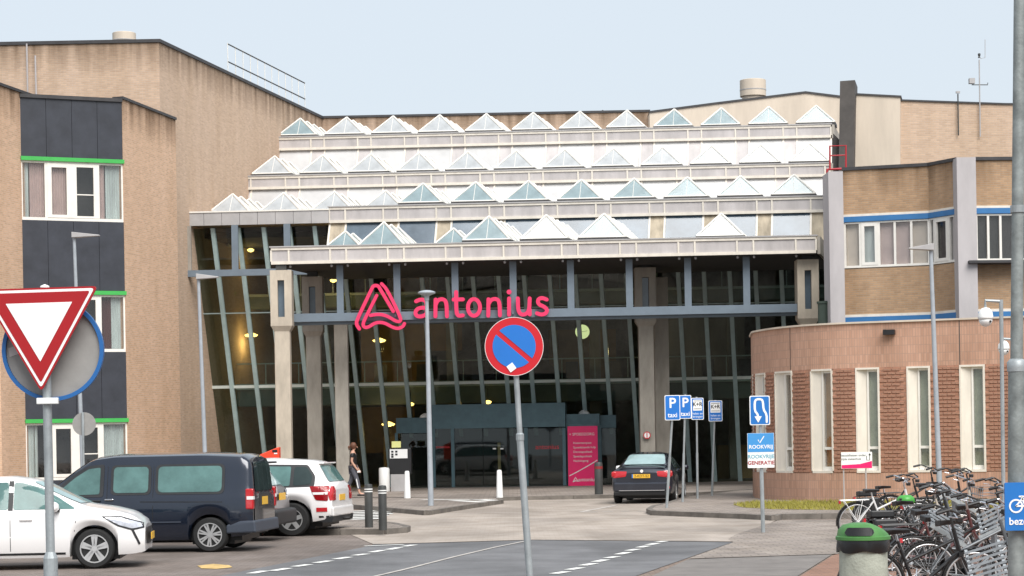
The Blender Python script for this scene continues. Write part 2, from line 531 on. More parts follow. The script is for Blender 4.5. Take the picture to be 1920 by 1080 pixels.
def thing(name, loc, label, cat, group=None, rz=0.0):
    o = bpy.data.objects.new(name, None)
    o.empty_display_size = 0.3
    COL.objects.link(o)
    o.location = loc
    o.rotation_euler = (0, 0, rz)
    return tag(o, label, cat, group)
def inst(me, name, parent, loc, rot=None):
    o = bpy.data.objects.new(name, me)
    COL.objects.link(o)
    o.parent = parent
    o.location = loc
    if rot is not None:
        o.rotation_euler = rot
    return o
def text(body, size, m, parent, loc, rot=(math.pi / 2, 0, 0), name='lettering', align='CENTER', bold=0.0, ext=0.004, sx=1.0):
    cu = bpy.data.curves.new('t', 'FONT')
    cu.body = body
    cu.size = size
    cu.align_x = align
    cu.align_y = 'CENTER'
    cu.extrude = ext
    cu.offset = bold
    cu.resolution_u = 3
    t = bpy.data.objects.new('t', cu)
    COL.objects.link(t)
    dg = bpy.context.evaluated_depsgraph_get()
    me = bpy.data.meshes.new_from_object(t.evaluated_get(dg))
    bpy.data.objects.remove(t)
    me.name = name
    me.materials.clear()
    me.materials.append(m)
    o = bpy.data.objects.new(name, me)
    COL.objects.link(o)
    o.parent = parent
    o.location = loc
    o.rotation_euler = rot
    o.scale = (sx, 1, 1)
    return o
def ribbon(mb, pts, w, y0, y1, cap=True):
    """flat rounded stroke in the local XZ plane from y0 (front) to y1"""
    pts = [Vector((p[0], 0, p[1])) for p in pts]
    L_, R_ = [], []
    for i, p in enumerate(pts):
        t = pts[min(i + 1, len(pts) - 1)] - pts[max(i - 1, 0)]
        t.normalize()
        n = Vector((-t.z, 0, t.x))
        L_.append(p + n * w / 2)
        R_.append(p - n * w / 2)
    def arc(c, a, b):
        out = []
        v0 = a - c
        for k in range(1, 6):
            an = -math.pi * k / 6
            out.append(c + Vector((v0.x * math.cos(an) - v0.z * math.sin(an), 0, v0.x * math.sin(an) + v0.z * math.cos(an))))
        return out
    n = len(pts)
    vs, fs = [], []
    for y in (y0, y1):
        for i in range(n):
            vs += [Vector((L_[i].x, y, L_[i].z)), Vector((R_[i].x, y, R_[i].z))]
    o = 2 * n
    for i in range(n - 1):
        a, b, c, d = 2 * i, 2 * i + 1, 2 * i + 3, 2 * i + 2
        fs += [(a, b, c, d), (o + d, o + c, o + b, o + a), (a, d, o + d, o + a), (b, o + b, o + c, c)]
    fs += [(0, o, o + 1, 1), (2 * n - 2, 2 * n - 1, o + 2 * n - 1, o + 2 * n - 2)]
    mb.add(vs, fs)
    if cap:
        for c, a in ((pts[-1], L_[-1]), (pts[0], R_[0])):
            aa = arc(c, a, None)
            poly = [a] + aa + [c * 2 - a]
            mb.prism([Vector((p.x, y0 + 0.001, p.z)) for p in poly], (0, y1 - y0 - 0.002, 0))
def disc(mb, cx, cz, r, y0, y1, n=40, r_in=None):
    if r_in is None:
        mb.prism([Vector((cx + r * math.cos(2 * math.pi * k / n), y0, cz + r * math.sin(2 * math.pi * k / n))) for k in range(n)], (0, y1 - y0, 0))
    else:
        vs, fs = [], []
        for k in range(n):
            c, s_ = math.cos(2 * math.pi * k / n), math.sin(2 * math.pi * k / n)
            for rr, y in ((r, y0), (r_in, y0), (r_in, y1), (r, y1)):
                vs.append(Vector((cx + rr * c, y, cz + rr * s_)))
        for k in range(n):
            l = (k + 1) % n
            for i in range(4):
                j = (i + 1) % 4
                fs.append((4 * k + i, 4 * k + j, 4 * l + j, 4 * l + i))
        mb.add(vs, fs)
def rrect(w, h, r, n=4, cx=0, cz=0):
    out = []
    for sx, sz, a0 in ((1, 1, 0), (-1, 1, 90), (-1, -1, 180), (1, -1, 270)):
        for k in range(n + 1):
            a = R(a0 + 90 * k / n)
            out.append((cx + sx * (w / 2 - r) + r * math.cos(a), cz + sz * (h / 2 - r) + r * math.sin(a)))
    return out
def plate(mb, pts2, y0, y1):
    mb.prism([Vector((x, y0, z)) for x, z in pts2], (0, y1 - y0, 0))
class Face:
    """a vertical wall plane: s runs along it to the right, z up, t outwards to the viewer"""
    def __init__(s, p0, e):
        s.p0 = Vector((p0[0], p0[1], 0))
        s.e = Vector((e[0], e[1], 0)).normalized()
        s.n = Vector((s.e.y, -s.e.x, 0))
    def pt(s, a, z, t=0.0):
        return s.p0 + s.e * a + s.n * t + Vector((0, 0, z))
    def at(s, px, py):
        q = hit(px, py, s.p0, s.n)
        return (q - s.p0).dot(s.e), q.z
    def rect(s, mb, a0, a1, z0, z1, t0, t1):
        mb.prism([s.pt(a0, z0, t0), s.pt(a1, z0, t0), s.pt(a1, z1, t0), s.pt(a0, z1, t0)], s.n * (t1 - t0))
        return mb
D = Vector((0.2166, 0.9763, 0)).normalized()      # the direction in which the whole complex runs back

# ================================================================== GROUND
def sheet(name, pts, z, m, kind='structure', parent=None):
    mb = MB()
    mb.add([Vector((p[0], p[1], z)) for p in pts], [tuple(range(len(pts)))])
    o = mb.build(name, m, parent)
    if kind and parent is None: tag(o, kind=kind)
    return o
def gp(*px):
    return [G(x, y) for x, y in px]
ground = sheet('ground', [(-300, -60), (300, -60), (300, 400), (-300, 400)], 0, M_PAVE)
sheet('parking_area', gp((-500, 1180), (395, 1084), (690, 1030), (700, 1012), (770, 1003), (700, 985), (640, 955), (-300, 955)), 0.004, M_PARK)
# asphalt road: its edges run to the lower left, the beige apron begins where it ends
A_L0, A_L1 = G(680, 1027), G(250, 1113)
dl = (A_L1 - A_L0).normalized()
A_L2 = A_L0 + dl * 40
A_R0, A_R1 = G(1375, 1017), G(1275, 1052)
dr = (A_R1 - A_R0).normalized()
A_R2 = A_R0 + dr * 30
road = sheet('road', [A_L0, G(700, 1022), G(1000, 1013.5), A_R0, A_R2, (A_R2[0] - 4, -40), (A_L2[0] - 30, -40), A_L2], 0.008, M_ASPH)
sheet('worn_road_crossing', gp((1290, 1050), (1560, 1041), (1490, 1085), (1380, 1200), (900, 1600), (880, 1500), (1160, 1110)), 0.012, M_ASPHD)
sheet('forecourt', gp((700, 1021.5), (1000, 1013), (1375, 1016.5), (1460, 974), (1420, 964), (1225, 955), (1255, 944), (1300, 936), (1150, 930), (930, 934), (745, 958), (690, 985), (650, 1000)), 0.012, M_APRON)
sheet('red_bicycle_paving', gp((1590, 1030), (1560, 1043), (1440, 1120), (1440, 1500), (2300, 1500), (2200, 1010), (1700, 985)), 0.004, M_REDPAVE)
def strip(mb, a, b, w, z):
    a, b = Vector((a.x, a.y, 0)), Vector((b.x, b.y, 0))
    t = (b - a).normalized()
    n = Vector((-t.y, t.x, 0)) * w / 2
    zz = Vector((0, 0, z))
    mb.add([a - n + zz, b - n + zz, b + n + zz, a + n + zz], [(0, 1, 2, 3)])
dashes = [((470, 1077), (497, 1072)), ((511, 1072), (541, 1067)), ((552, 1064), (580, 1060)), ((592, 1057), (619, 1053)), ((629, 1050), (655, 1046)), ((664, 1043), (688, 1040)), ((696, 1037), (719, 1033)), ((728, 1032), (749, 1028)), ((757, 1026), (777, 1023)),
          ((1038, 1077.5), (1063, 1073.5)), ((1066, 1070), (1090, 1066)), ((1092, 1062), (1115, 1058)), ((1116, 1055), (1136, 1051)), ((1138, 1048), (1157, 1045)), ((1159, 1041), (1178, 1037)), ((1178, 1034), (1196, 1031)), ((1198, 1028), (1214, 1025)), ((1216, 1023), (1232, 1020)), ((1233, 1018), (1247, 1016))]
for a, b in dashes:
    mb = MB()
    strip(mb, G(*a), G(*b), 0.16, 0.016)
    mb.build('road_dash', M_PAINT, road)
mb = MB(); strip(mb, G(683, 1025.5), G(757, 1022.5), 0.14, 0.018); mb.build('give_way_line', M_PAINT, road)
mb = MB()
cl = [(700, 1083), (760, 1069), (850, 1046), (930, 1027), (990, 1015)]
for a, b in zip(cl, cl[1:]): strip(mb, G(*a), G(*b), 0.07, 0.016)
mb.build('worn_centre_line', M_PAINTW, road)
tag(sheet('yellow_paving_patch', gp((370, 1062), (400, 1058.5), (430, 1061), (436, 1065), (405, 1068), (378, 1067)), 0.012, M_YELP), kind='structure')
mb = MB()
strip(mb, G(1088, 961), G(1155, 948.5), 0.14, 0.017)
for x0, x1, y in ((1090, 1120, 961), (1130, 1150, 960.5), (1165, 1180, 960), (1195, 1215, 960)): strip(mb, G(x0, y), G(x1, y - 0.4), 0.2, 0.017)
strip(mb, G(1182, 941), G(1222, 934.5), 0.14, 0.017)
tag(mb.build('bay_marking', M_PAINTW), kind='structure')
def island(name, px, m, h=0.12, kerb=0.14):
    """raised pavement with a separate kerb round it"""
    pts = [G(x, y) for x, y in px]
    c = sum((Vector(p) for p in pts), Vector()) / len(pts)
    o = MB().prism([Vector((p[0], p[1], -0.05)) for p in pts], (0, 0, h + 0.05)).build(name, m)
    tag(o, kind='structure')
    k = MB()
    n = len(pts)
    for i in range(n):
        a, b = Vector((pts[i][0], pts[i][1], 0)), Vector((pts[(i + 1) % n][0], pts[(i + 1) % n][1], 0))
        L = (b - a).length
        if L < 0.05 or L > 60: continue
        q = max(1, round(L / 1.0))
        for j in range(q):
            p0, p1 = a.lerp(b, j / q), a.lerp(b, (j + 1) / q)
            tt = (p1 - p0).normalized() * 0.006
            k.bar(p0 + tt + Vector((0, 0, h / 2 - 0.02)), p1 - tt + Vector((0, 0, h / 2 - 0.02)), kerb, h + 0.05)
    k.build('kerb', M_KERB, o)
    return o
island('pavement_island', [(500, 1002), (640, 1003.5), (720, 1003), (758, 1000), (764, 997), (735, 990), (690, 985), (560, 982)], M_TILE)
island('pavement_lamp_island', [(640, 952), (800, 967), (850, 959), (940, 945), (930, 939), (800, 940), (640, 941)], M_TILE)
island('entrance_pavement', [(-200, 938), (640, 939), (938, 939.5), (1000, 938), (1150, 935), (1300, 931), (1380, 926), (1900, 922), (1900, 893), (-200, 906)], M_TILE)
island('pavement_sign_island', [(1217, 963), (1226, 967), (1300, 970), (1400, 974), (1452, 977), (1462, 974), (1620, 972), (2500, 960), (2500, 932), (1400, 925), (1290, 938), (1250, 952), (1226, 957)], M_TILE)
sheet('tiled_pavement', gp((1462, 976), (1380, 1003), (1365, 1012), (1375, 1018), (1290, 1049), (1570, 1040), (1640, 1020), (1760, 985), (2200, 975), (2200, 972)), 0.014, M_TILE)
mb = MB()
for i in range(6): strip(mb, G(600, 961 + i * 3), G(752 - i * 8, 957.5 + i * 3.2), 0.55, 0.018)
tag(mb.build('zebra_marking', M_PAINT), kind='structure')
mb = MB()
for a, b in (((790, 936.5), (930, 936)), ((850, 938), (905, 941)), ((890, 936), (925, 938.5))): strip(mb, G(*a, 0.13), G(*b, 0.13), 0.35, 0.126)
tag(mb.build('pavement_marking', M_PAINT), kind='structure')
# grass along the round building
gs = [G(x, y, 0.12) for x, y in ((1375, 947), (1395, 952), (1450, 955), (1600, 957), (1800, 955), (2100, 948), (2100, 938), (1500, 941), (1412, 942))]
soil = sheet('grass_verge', [(p.x, p.y) for p in gs], 0.126, M_SOIL)
bl = MB()
poly = [(p.x, p.y) for p in gs]
def inside(x, y):
    c = False
    for i in range(len(poly)):
        (x1, y1), (x2, y2) = poly[i], poly[i - 1]
        if (y1 > y) != (y2 > y) and x < (x2 - x1) * (y - y1) / (y2 - y1) + x1: c = not c
    return c
xs, ys = [p[0] for p in poly], [p[1] for p in poly]
k = 0
while k < 9000:
    x, y = random.uniform(min(xs), min(max(xs), 16)), random.uniform(min(ys), max(ys))
    if not inside(x, y): continue
    k += 1
    a, h, b = random.uniform(0, 6.28), random.uniform(0.04, 0.11), random.uniform(-0.05, 0.05)
    c, s_ = math.cos(a) * 0.012, math.sin(a) * 0.012
    bl.add([(x - c, y - s_, 0.126), (x + c, y + s_, 0.126), (x + b, y + b * 0.6, 0.126 + h)], [(0, 1, 2)])
me = bl.mesh('grass', M_GRASS, fix=False)
go = bpy.data.objects.new('grass', me); COL.objects.link(go)
tag(go, 'short dry grass at the foot of the round brick building', 'grass', kind='stuff')

# ================================================================== LEFT BRICK WING
E24 = Vector((math.cos(R(24)), math.sin(R(24)), 0))
BA = Vector((-12.98, 72.1, 0))
LW = 3.44
FB = Face(BA - E24 * LW, E24)                       # front of the bay, s = 0 .. LW
lw = thing('brick_wing', (-15, 74, 0), 'tan brick hospital wing with dark panels, green trim and white windows', 'building')
L0 = BA - E24 * LW
BB = Vector((-11.95, 77.0, 0))
TOPB = 13.6
def poly_prism(pts, z0, z1):
    return MB().prism([Vector((p[0], p[1], z0)) for p in pts], (0, 0, z1 - z0))
inn = FB.n * -0.6
# bay core (set back behind panels and windows), its right flank, left pier, upper block
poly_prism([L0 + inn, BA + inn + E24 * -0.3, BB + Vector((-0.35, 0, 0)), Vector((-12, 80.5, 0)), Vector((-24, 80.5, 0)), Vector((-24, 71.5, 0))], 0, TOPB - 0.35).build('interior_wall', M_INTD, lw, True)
nside = Vector((D.y, -D.x, 0))
poly_prism([BA, BB, BB - nside * 0.34, BA - nside * 0.34 + D * 0.15], 0, TOPB).build('flank_wall', M_BRICK, lw, True)
pc = L0 - D * 1.75
poly_prism([pc, L0 + D * 0.02 , L0 + D * 1.5, L0 + D * 1.5 + Vector((-8, 0, 0)), pc + Vector((-8, -0.3, 0))], 0, TOPB + 0.05).build('pier', M_BRICK, lw, True)
cp = MB()
cp.prism([p + Vector((0, 0, TOPB + 0.003)) for p in (BA - nside * 0.36, BA + nside * 0.05 - D * 0.04, BB + nside * 0.05, BB - nside * 0.36)], (0, 0, 0.09))
cp.build('coping', M_COPE, lw, True)
cp = MB().prism([p + Vector((0, 0, TOPB + 0.053)) for p in (pc + Vector((-8, -0.35, 0)), pc + Vector((0.05, -0.05, 0)), L0 + D * 1.5 + Vector((0.05, 0, 0)), L0 + D * 1.5 + Vector((-8, 0, 0)))], (0, 0, 0.09))
cp.build('coping', M_COPE, lw, True)
# upper block
UC = W(298, 80, 76.8); UC.z = 0
UTOP = 16.38
UEND = UC + D * 21
poly_prism([UC, UEND, UEND + Vector((-20, 0, 0)), UC + Vector((-20, 0.2, 0))], 0, UTOP).build('upper_wall', M_BRICKU, lw, True)
cp = MB().prism([p + Vector((0, 0, UTOP + 0.003)) for p in (UC + Vector((0.05, -0.05, 0)), UEND + Vector((0.05, 0, 0)), UEND + Vector((-20, 0, 0)), UC + Vector((-20, 0.15, 0)))], (0, 0, 0.12))
cp.build('coping', M_COPE, lw, True)
# dark panels, green trims, windows of the bay front
def sx_(px): return (px - 47) / 193.0 * LW
for z0, z1 in ((11.56, 13.5), (7.12, 9.44), (2.82, 5.06), (0.0, 0.78)):
    for i in range(4):
        FB.rect(MB(), i * LW / 4 + 0.006, (i + 1) * LW / 4 - 0.006, z0, z1, -0.12, -0.02).build('panel', M_DARKP, lw, True)
FB.rect(MB(), 0, LW, 13.5, 13.62, -0.3, 0.04).build('coping', M_COPE, lw, True)
for z in (11.42, 6.98, 2.69):
    FB.rect(MB(), 0.0, LW + 0.03, z, z + 0.13, -0.1, 0.05).build('green_trim', M_GREEN, lw, True)
def wing_window(z0, z1, cur):
    fr = MB()
    rc = lambda a, b, c, d, t0=-0.14, t1=-0.03: FB.rect(fr, sx_(a), sx_(b), c, d, t0, t1)
    rc(48, 240, z0, z0 + 0.1); rc(48, 240, z1 - 0.07, z1, -0.14, -0.032)
    for a, b in ((47.5, 50), (91, 96), (236, 240)): rc(a, b, z0 + 0.1, z1 - 0.07)
    w = fr.build('window', M_WFRAME, lw, True)
    # opening sash and fixed sash with a glazing bar
    s1 = MB()
    for a, b, c, d in ((96, 104, z0 + 0.1, z1 - 0.07), (132, 147, z0 + 0.1, z1 - 0.07), (104, 132, z0 + 0.1, z0 + 0.2), (104, 132, z1 - 0.2, z1 - 0.07)):
        FB.rect(s1, sx_(a), sx_(b), c, d, -0.13, -0.015)
    s1.build('sash', M_WFRAME, w, True)
    s2 = MB()
    zm = z0 + (z1 - z0) * 0.44
    for a, b, c, d in ((147, 151, z0 + 0.1, z1 - 0.07), (183, 194, z0 + 0.1, z1 - 0.07), (151, 183, z0 + 0.1, z0 + 0.17), (151, 183, z1 - 0.17, z1 - 0.07), (151, 183, zm, zm + 0.035)):
        FB.rect(s2, sx_(a), sx_(b), c, d, -0.13, -0.02)
    s2.build('sash', M_WFRAME, w, True)
    for a, b in ((50, 91), (104, 132), (151, 183), (194, 236)):
        FB.rect(MB(), sx_(a), sx_(b), z0 + 0.1, z1 - 0.07, -0.1, -0.09).build('pane', M_WGLASS, w, True)
    for a, b, m in cur:
        c = MB()
        n = max(3, int((b - a) / 2.2))
        pts = []
        for i in range(n + 1):
            s_ = sx_(a + (b - a) * i / n)
            pts.append((s_, -0.17 - (0.05 if i % 2 else 0)))
        for (a0, t0), (a1, t1) in zip(pts, pts[1:]):
            c.add([FB.pt(a0, z0 + 0.1, t0), FB.pt(a1, z0 + 0.1, t1), FB.pt(a1, z1 - 0.05, t1), FB.pt(a0, z1 - 0.05, t0)], [(0, 1, 2, 3)])
        c.build('curtain', m, w, True)
wing_window(9.44, 11.42, ((48, 62, M_CURT), (64, 91, M_BLIND_REFL), (104, 132, M_BLIND_REFL), (194, 206, M_BLIND_REFL), (207, 236, M_CURT)))  # pinkish pieces are the glass reflection, painted as hangings behind the panes
wing_window(5.06, 6.98, ((60, 80, M_CURT), (196, 214, M_CURTD), (214, 236, M_CURT)))
wing_window(0.78, 2.69, ((50, 66, M_CURT), (66, 72, M_CURT), (194, 236, M_CURT)))
# rain pipes on the upper block, roof rail, flue
for px, ytop, ybot in ((50, 82, 178), (66, 104, 180)):
    MB().tube([W(px, ytop, 76.65), W(px + 2, ybot, 76.65)], 0.03, 6).build('rain_pipe', M_PILL, lw, True)
fl = thing('roof_flue', (W(233, 80, 80).x, 80, UTOP + 0.12), 'round pale metal roof vent on the left brick wing', 'roof vent')
MB().lathe([(0.38, 0), (0.38, 0.42), (0.44, 0.43), (0.44, 0.84), (0.4, 0.86), (0.0, 0.87)], n=20).build('drum', M_PLAST, fl, auto=40)
MB().lathe([(0.452, 0.55), (0.452, 0.58)], n=20).build('band', M_GREYPAN2, fl)
rl = thing('roof_railing', UC + D * 9 + Vector((0, 0, UTOP + 0.12)), 'thin white guard rail on the roof edge of the left brick wing', 'railing')
def wall_t(px, py):
    q = hit(px, py, UC, nside)
    return q
q0, q1 = wall_t(432, 118), wall_t(576, 186)
t0, t1 = (q0 - UC).dot(D), (q1 - UC).dot(D)
zb = UTOP + 0.12
ztop = zb + 1.15
for zz in (ztop, zb + 0.45):
    MB().tube([UC + D * t0 + Vector((-0.1, 0, zz)), UC + D * t1 + Vector((-0.1, 0, zz))], 0.026, 6).build('rail', M_DKGREY, rl, True)
NP = 12
for i in range(NP):
    b = UC + D * (t0 + (t1 - t0) * i / (NP - 1)) + Vector((-0.1, 0, 0))
    MB().tube([b + Vector((0, 0, zb)), b + Vector((0, 0, ztop + 0.04))], 0.016, 6).build('post', M_WFRAME, rl, True)

# ================================================================== MAIN STEPPED GLASS HALL
U = Vector((1, -0.05, 0)).normalized()
hall = thing('hospital_entrance_hall', (0, 82, 0), 'stepped hospital entrance hall with rows of glass pyramid skylights and sloping glass front', 'building')
class Row:
    def __init__(s, Y, zt, zb, lpx, rpx):
        s.o = Vector((0, Y, 0))
        s.n = Vector((U.y, -U.x, 0))
        s.zt, s.zb = zt, zb
        py = CY - (zt - H) * F / Y
        s.s0 = (hit(lpx, py, s.o, s.n) - s.o).dot(U)
        s.s1 = (hit(rpx, py, s.o, s.n) - s.o).dot(U)
        s.py = py
    def s_(s, px):
        return (hit(px, s.py, s.o, s.n) - s.o).dot(U)
    def p(s, a, t, z):
        return s.o + U * a + D * t + Vector((0, 0, z))
rows = {1: Row(89.3, 14.72, 14.18, 508, 1558), 2: Row(85.4, 12.62, 12.10, 457, 1556), 3: Row(78.9, 10.6, 10.02, 617, 1553), 4: Row(72.0, 8.52, 7.95, 508, 1530)}
wides = {1: (520, 1558, 12, 0.715), 2: (470, 1547, 12, 0.715), 3: (647, 1520, 9, 0.72), 4: (541, 1492, 9, 0.72)}
depth = {1: 6.4, 2: 4.6, 3: 7.0, 4: 7.2}
below = {1: 12.55, 2: 10.55, 3: 8.48}
def rbar(mb, r, a0, a1, z0, z1, t0, t1):
    mb.prism([r.p(a0, t0, z0), r.p(a1, t0, z0), r.p(a1, t0, z1), r.p(a0, t0, z1)], D * (t1 - t0))
cells = {}
for k, r in rows.items():
    # roof slab
    sl_ = MB()
    extra = 0.0
    rbar(sl_, r, r.s0, r.s1, r.zb + 0.06, r.zt - 0.06, 0.12, depth[k] + 1.0)
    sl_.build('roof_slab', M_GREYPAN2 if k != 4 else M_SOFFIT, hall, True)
    a0, a1 = r.s_(wides[k][0]), r.s_(wides[k][1])
    n = wides[k][2]
    per = (a1 - a0) / (n - 1 + wides[k][3])
    ww = per * wides[k][3]
    cells[k] = [(a0 + i * per, a0 + i * per + ww) for i in range(n)]
    edges = [r.s0]
    for c in cells[k]:
        edges += [c[0], c[1]]
    edges.append(r.s1)
    edges = [e for i, e in enumerate(edges) if i == 0 or e - edges[i - 1] > 0.06]
    fr = MB()
    rbar(fr, r, r.s0, r.s1, r.zt - 0.09, r.zt, -0.03, 0.14)
    rbar(fr, r, r.s0, r.s1, r.zb, r.zb + 0.1, -0.03, 0.14)
    for e in edges:
        rbar(fr, r, e - 0.03, e + 0.03, r.zb + 0.1, r.zt - 0.09, -0.02, 0.12)
    ff = fr.build('fascia_frame', M_CREAM, hall, True)
    for e0, e1 in zip(edges, edges[1:]):
        pm = MB()
        rbar(pm, r, e0 + 0.031, e1 - 0.031, r.zb + 0.101, r.zt - 0.091, 0.01, 0.1)
        pm.build('fascia_panel', M_GREYPAN, hall, True)
    # parapet cap in dark metal
    cpb = MB()
    rbar(cpb, r, r.s0 - 0.05, r.s1 + 0.05, r.zt + 0.003, r.zt + 0.045, -0.06, 0.2)
    cpb.build('parapet_cap', M_GREYPAN2, hall, True)
    # end fascia on the right and left, running back
    eb = MB()
    eb.prism([r.p(r.s1 + 0.04, 0.02, r.zb - 0.02), r.p(r.s1 + 0.04, depth[k] * 0.9, r.zb - 0.02), r.p(r.s1 + 0.04, depth[k] * 0.9, r.zt), r.p(r.s1 + 0.04, 0.02, r.zt)], U * 0.1)
    eb.build('end_fascia', M_CONCD, hall, True)
    # sloping window band under the fascia, its foot leaning out towards the viewer
    if k in below:
        zl, zh, tf = below[k], r.zb, -0.62
        bt = lambda z, o=0.0: 0.1 + (tf) * (zh - z) / (zh - zl) + o
        for e in edges:
            mf = MB()
            mf.prism([r.p(e - 0.035, bt(zl, -0.03), zl), r.p(e + 0.035, bt(zl, -0.03), zl), r.p(e + 0.035, bt(zh, -0.03), zh), r.p(e - 0.035, bt(zh, -0.03), zh)], D * 0.12)
            mf.build('band_post', M_CREAM, hall, True)
        for i, (e0, e1) in enumerate(zip(edges, edges[1:])):
            wide = any(abs(e0 - c[0]) < 0.01 for c in cells[k])
            if k == 3: m = M_BANDG if wide else M_STAINC
            else: m = M_WBAND if wide else M_GREYPAN
            pm = MB()
            pm.prism([r.p(e0 + 0.036, bt(zl), zl), r.p(e1 - 0.036, bt(zl), zl), r.p(e1 - 0.036, bt(zh), zh), r.p(e0 + 0.036, bt(zh), zh)], D * 0.08)
            pm.build('band_window' if wide else 'band_panel', m, hall, True)
        # solid core behind the band so nothing shows through
        core = MB()
        core.prism([r.p(r.s0, 0.3, zl - 0.1), r.p(r.s1, 0.3, zl - 0.1), r.p(r.s1, 0.3, zh + 0.05), r.p(r.s0, 0.3, zh + 0.05)], D * (0.6 if k == 3 else depth[k]))
        core.build('attic_core', M_INTD, hall, True)
# plain grey left end of the third roof, over the tall glass
r3 = rows[3]
sL = r3.s_(325) - 0.2
b = MB(); rbar(b, r3, sL, r3.s0 - 0.02, 10.08, 10.54, 0.12, 8.0); b.build('roof_slab', M_GREYPAN2, hall, True)
n = 9
for i in range(n):
    pm = MB(); e0, e1 = sL + (r3.s0 - sL) * i / n, sL + (r3.s0 - sL) * (i + 1) / n
    rbar(pm, r3, e0 + 0.008, e1 - 0.008, 10.03, 10.5, -0.02, 0.1); pm.build('fascia_panel', M_GREYPAN2, hall, True)
pm = MB(); rbar(pm, r3, sL, r3.s0, 10.503, 10.56, -0.05, 0.2); pm.build('parapet_cap', M_WFRAME, hall, True)
# skylight pyramids: glass and white frame share their meshes per row
def pyramid_meshes(w, dd, h, m, key):
    g = MB()
    hx, hy = U * w / 2, D * dd / 2
    ap = Vector((0, 0, h)) + hy
    q = [-hx, hx, hx + hy * 2, -hx + hy * 2]
    g.add(q + [ap], [(0, 1, 4), (1, 2, 4), (2, 3, 4), (3, 0, 4), (3, 2, 1, 0)])
    fr = MB()
    for i in range(4):
        fr.tube([q[i] + Vector((0, 0, 0.02)), ap + Vector((0, 0, 0.012))], 0.036, 5)
        fr.tube([(q[i] + q[(i + 1) % 4]) / 2 + Vector((0, 0, 0.0)), ap], 0.011, 4)
        fr.tube([q[i] + Vector((0, 0, 0.02)), q[(i + 1) % 4] + Vector((0, 0, 0.02))], 0.028, 5)
    dk = MB()
    dk.box(hy + Vector((0, 0, -0.065)), (w + 0.06, dd + 0.03, 0.13), U, D)
    return g.mesh('skylight' + key, m), fr.mesh('frame' + key, M_WFRAME), dk.mesh('upstand' + key, M_COPE)
PYR = {}
def pyramids(k, i, t0, cnt, m, hs=1.0, step=0.93):
    r = rows[k]
    if i is None: return
    if isinstance(i, tuple): c0, c1 = i
    else: c0, c1 = cells[k][i]
    w = (c1 - c0) * 1.13
    key = (k, m.name)
    if key not in PYR: PYR[key] = pyramid_meshes(w, 0.9, 0.76, m, '%d%s' % (k, m.name[0]))
    mg, mf, mu = PYR[key]
    for j in range(cnt):
        base = r.p((c0 + c1) / 2 + 0.06, t0 + j * step, r.zt + 0.13)
        o = inst(mg, 'skylight', hall, base - wloc(hall))
        o.scale = (1, 1, hs)
        inst(mf, 'frame', o, (0, 0, 0))
        inst(mu, 'upstand', o, (0, 0, 0))
for i in range(12):
    pyramids(1, i, 0.25, 4 if i < 7 else (2 if i < 8 else 1), M_SKYB if i in (0, 8, 9, 10, 11) else M_SKYW)
    pyramids(2, i, 0.25, 3 if i < 8 else 1, M_SKYW)
for i in range(1, 9):
    pyramids(3, i, 0.25, 4 if i < 5 else 1, M_SKYB)
perd = cells[3][1][0] - cells[3][0][0]
for i in range(-3, 1):
    c = cells[3][0]
    pyramids(3, (c[0] + i * perd, c[1] + i * perd), 2.3, 4, M_SKYW)
for i, t0, cnt, hs in ((0, 3.6, 2, 1), (1, 1.5, 3, 1.1), (2, 3.4, 2, 1), (3, 0.3, 5, 1.1), (4, 0.3, 5, 1.1), (5, 0.3, 5, 1.1), (7, 0.7, 2, 1.05)):
    pyramids(4, i, t0, cnt, M_SKYW if i in (4, 7) else M_SKYB, hs)
# small lamps hung under the canopy edge
for e0, e1 in cells[4]:
    for e in (e0, e1):
        q = rows[4].p(e, 0.15, rows[4].zb - 0.06)
        MB().lathe([(0.035, -0.05), (0.045, 0), (0.02, 0.055)], q, n=8).build('canopy_spotlight', M_GREYPAN2, hall, True)
r4 = rows[4]
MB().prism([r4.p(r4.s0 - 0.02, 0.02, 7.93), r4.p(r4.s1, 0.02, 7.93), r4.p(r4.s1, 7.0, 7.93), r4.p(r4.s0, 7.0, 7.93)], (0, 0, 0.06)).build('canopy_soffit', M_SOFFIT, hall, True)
# sloping glass front: foot at y = 82.3, head leaning out to the row 3 line
ZG = 9.95
FOOT = Vector((0, 82.2, 0))
HEAD_T = -3.0
def gpnt(a, z, o=0.0):
    return FOOT + U * a + D * (HEAD_T * z / ZG + o) + Vector((0, 0, z))
nU = Vector((U.y, -U.x, 0))
aL = (hit(412, 840, FOOT, nU) - FOOT).dot(U)
aR = (hit(1387, 812, FOOT, nU) - FOOT).dot(U)
gstep = (aR - aL) / 21.0
for i in range(-1, 26):
    a = aL + gstep * i
    if i >= 0:
        MB().prism([gpnt(a - 0.075, 0.1, -0.1), gpnt(a + 0.075, 0.1, -0.1), gpnt(a + 0.075, ZG, -0.1), gpnt(a - 0.075, ZG, -0.1)], D * 0.14).build('mullion', M_MULL, hall, True)
    if i < 25:
        jt = [random.uniform(-0.012, 0.012) for _ in range(3)]
        MB().prism([gpnt(a + 0.077, 0.1, jt[0]), gpnt(a + gstep - 0.077, 0.1, jt[1]), gpnt(a + gstep - 0.077, ZG, jt[2]), gpnt(a + 0.077, ZG, jt[0] + jt[2] - jt[1])], D * 0.02).build('pane', M_GLASS, hall, True)
MB().prism([gpnt(aL - gstep, 0, -0.15), gpnt(aL + 25 * gstep, 0, -0.15), gpnt(aL + 25 * gstep, 0.12, -0.15), gpnt(aL - gstep, 0.12, -0.15)], D * 0.3).build('sill', M_DKGREY, hall, True)
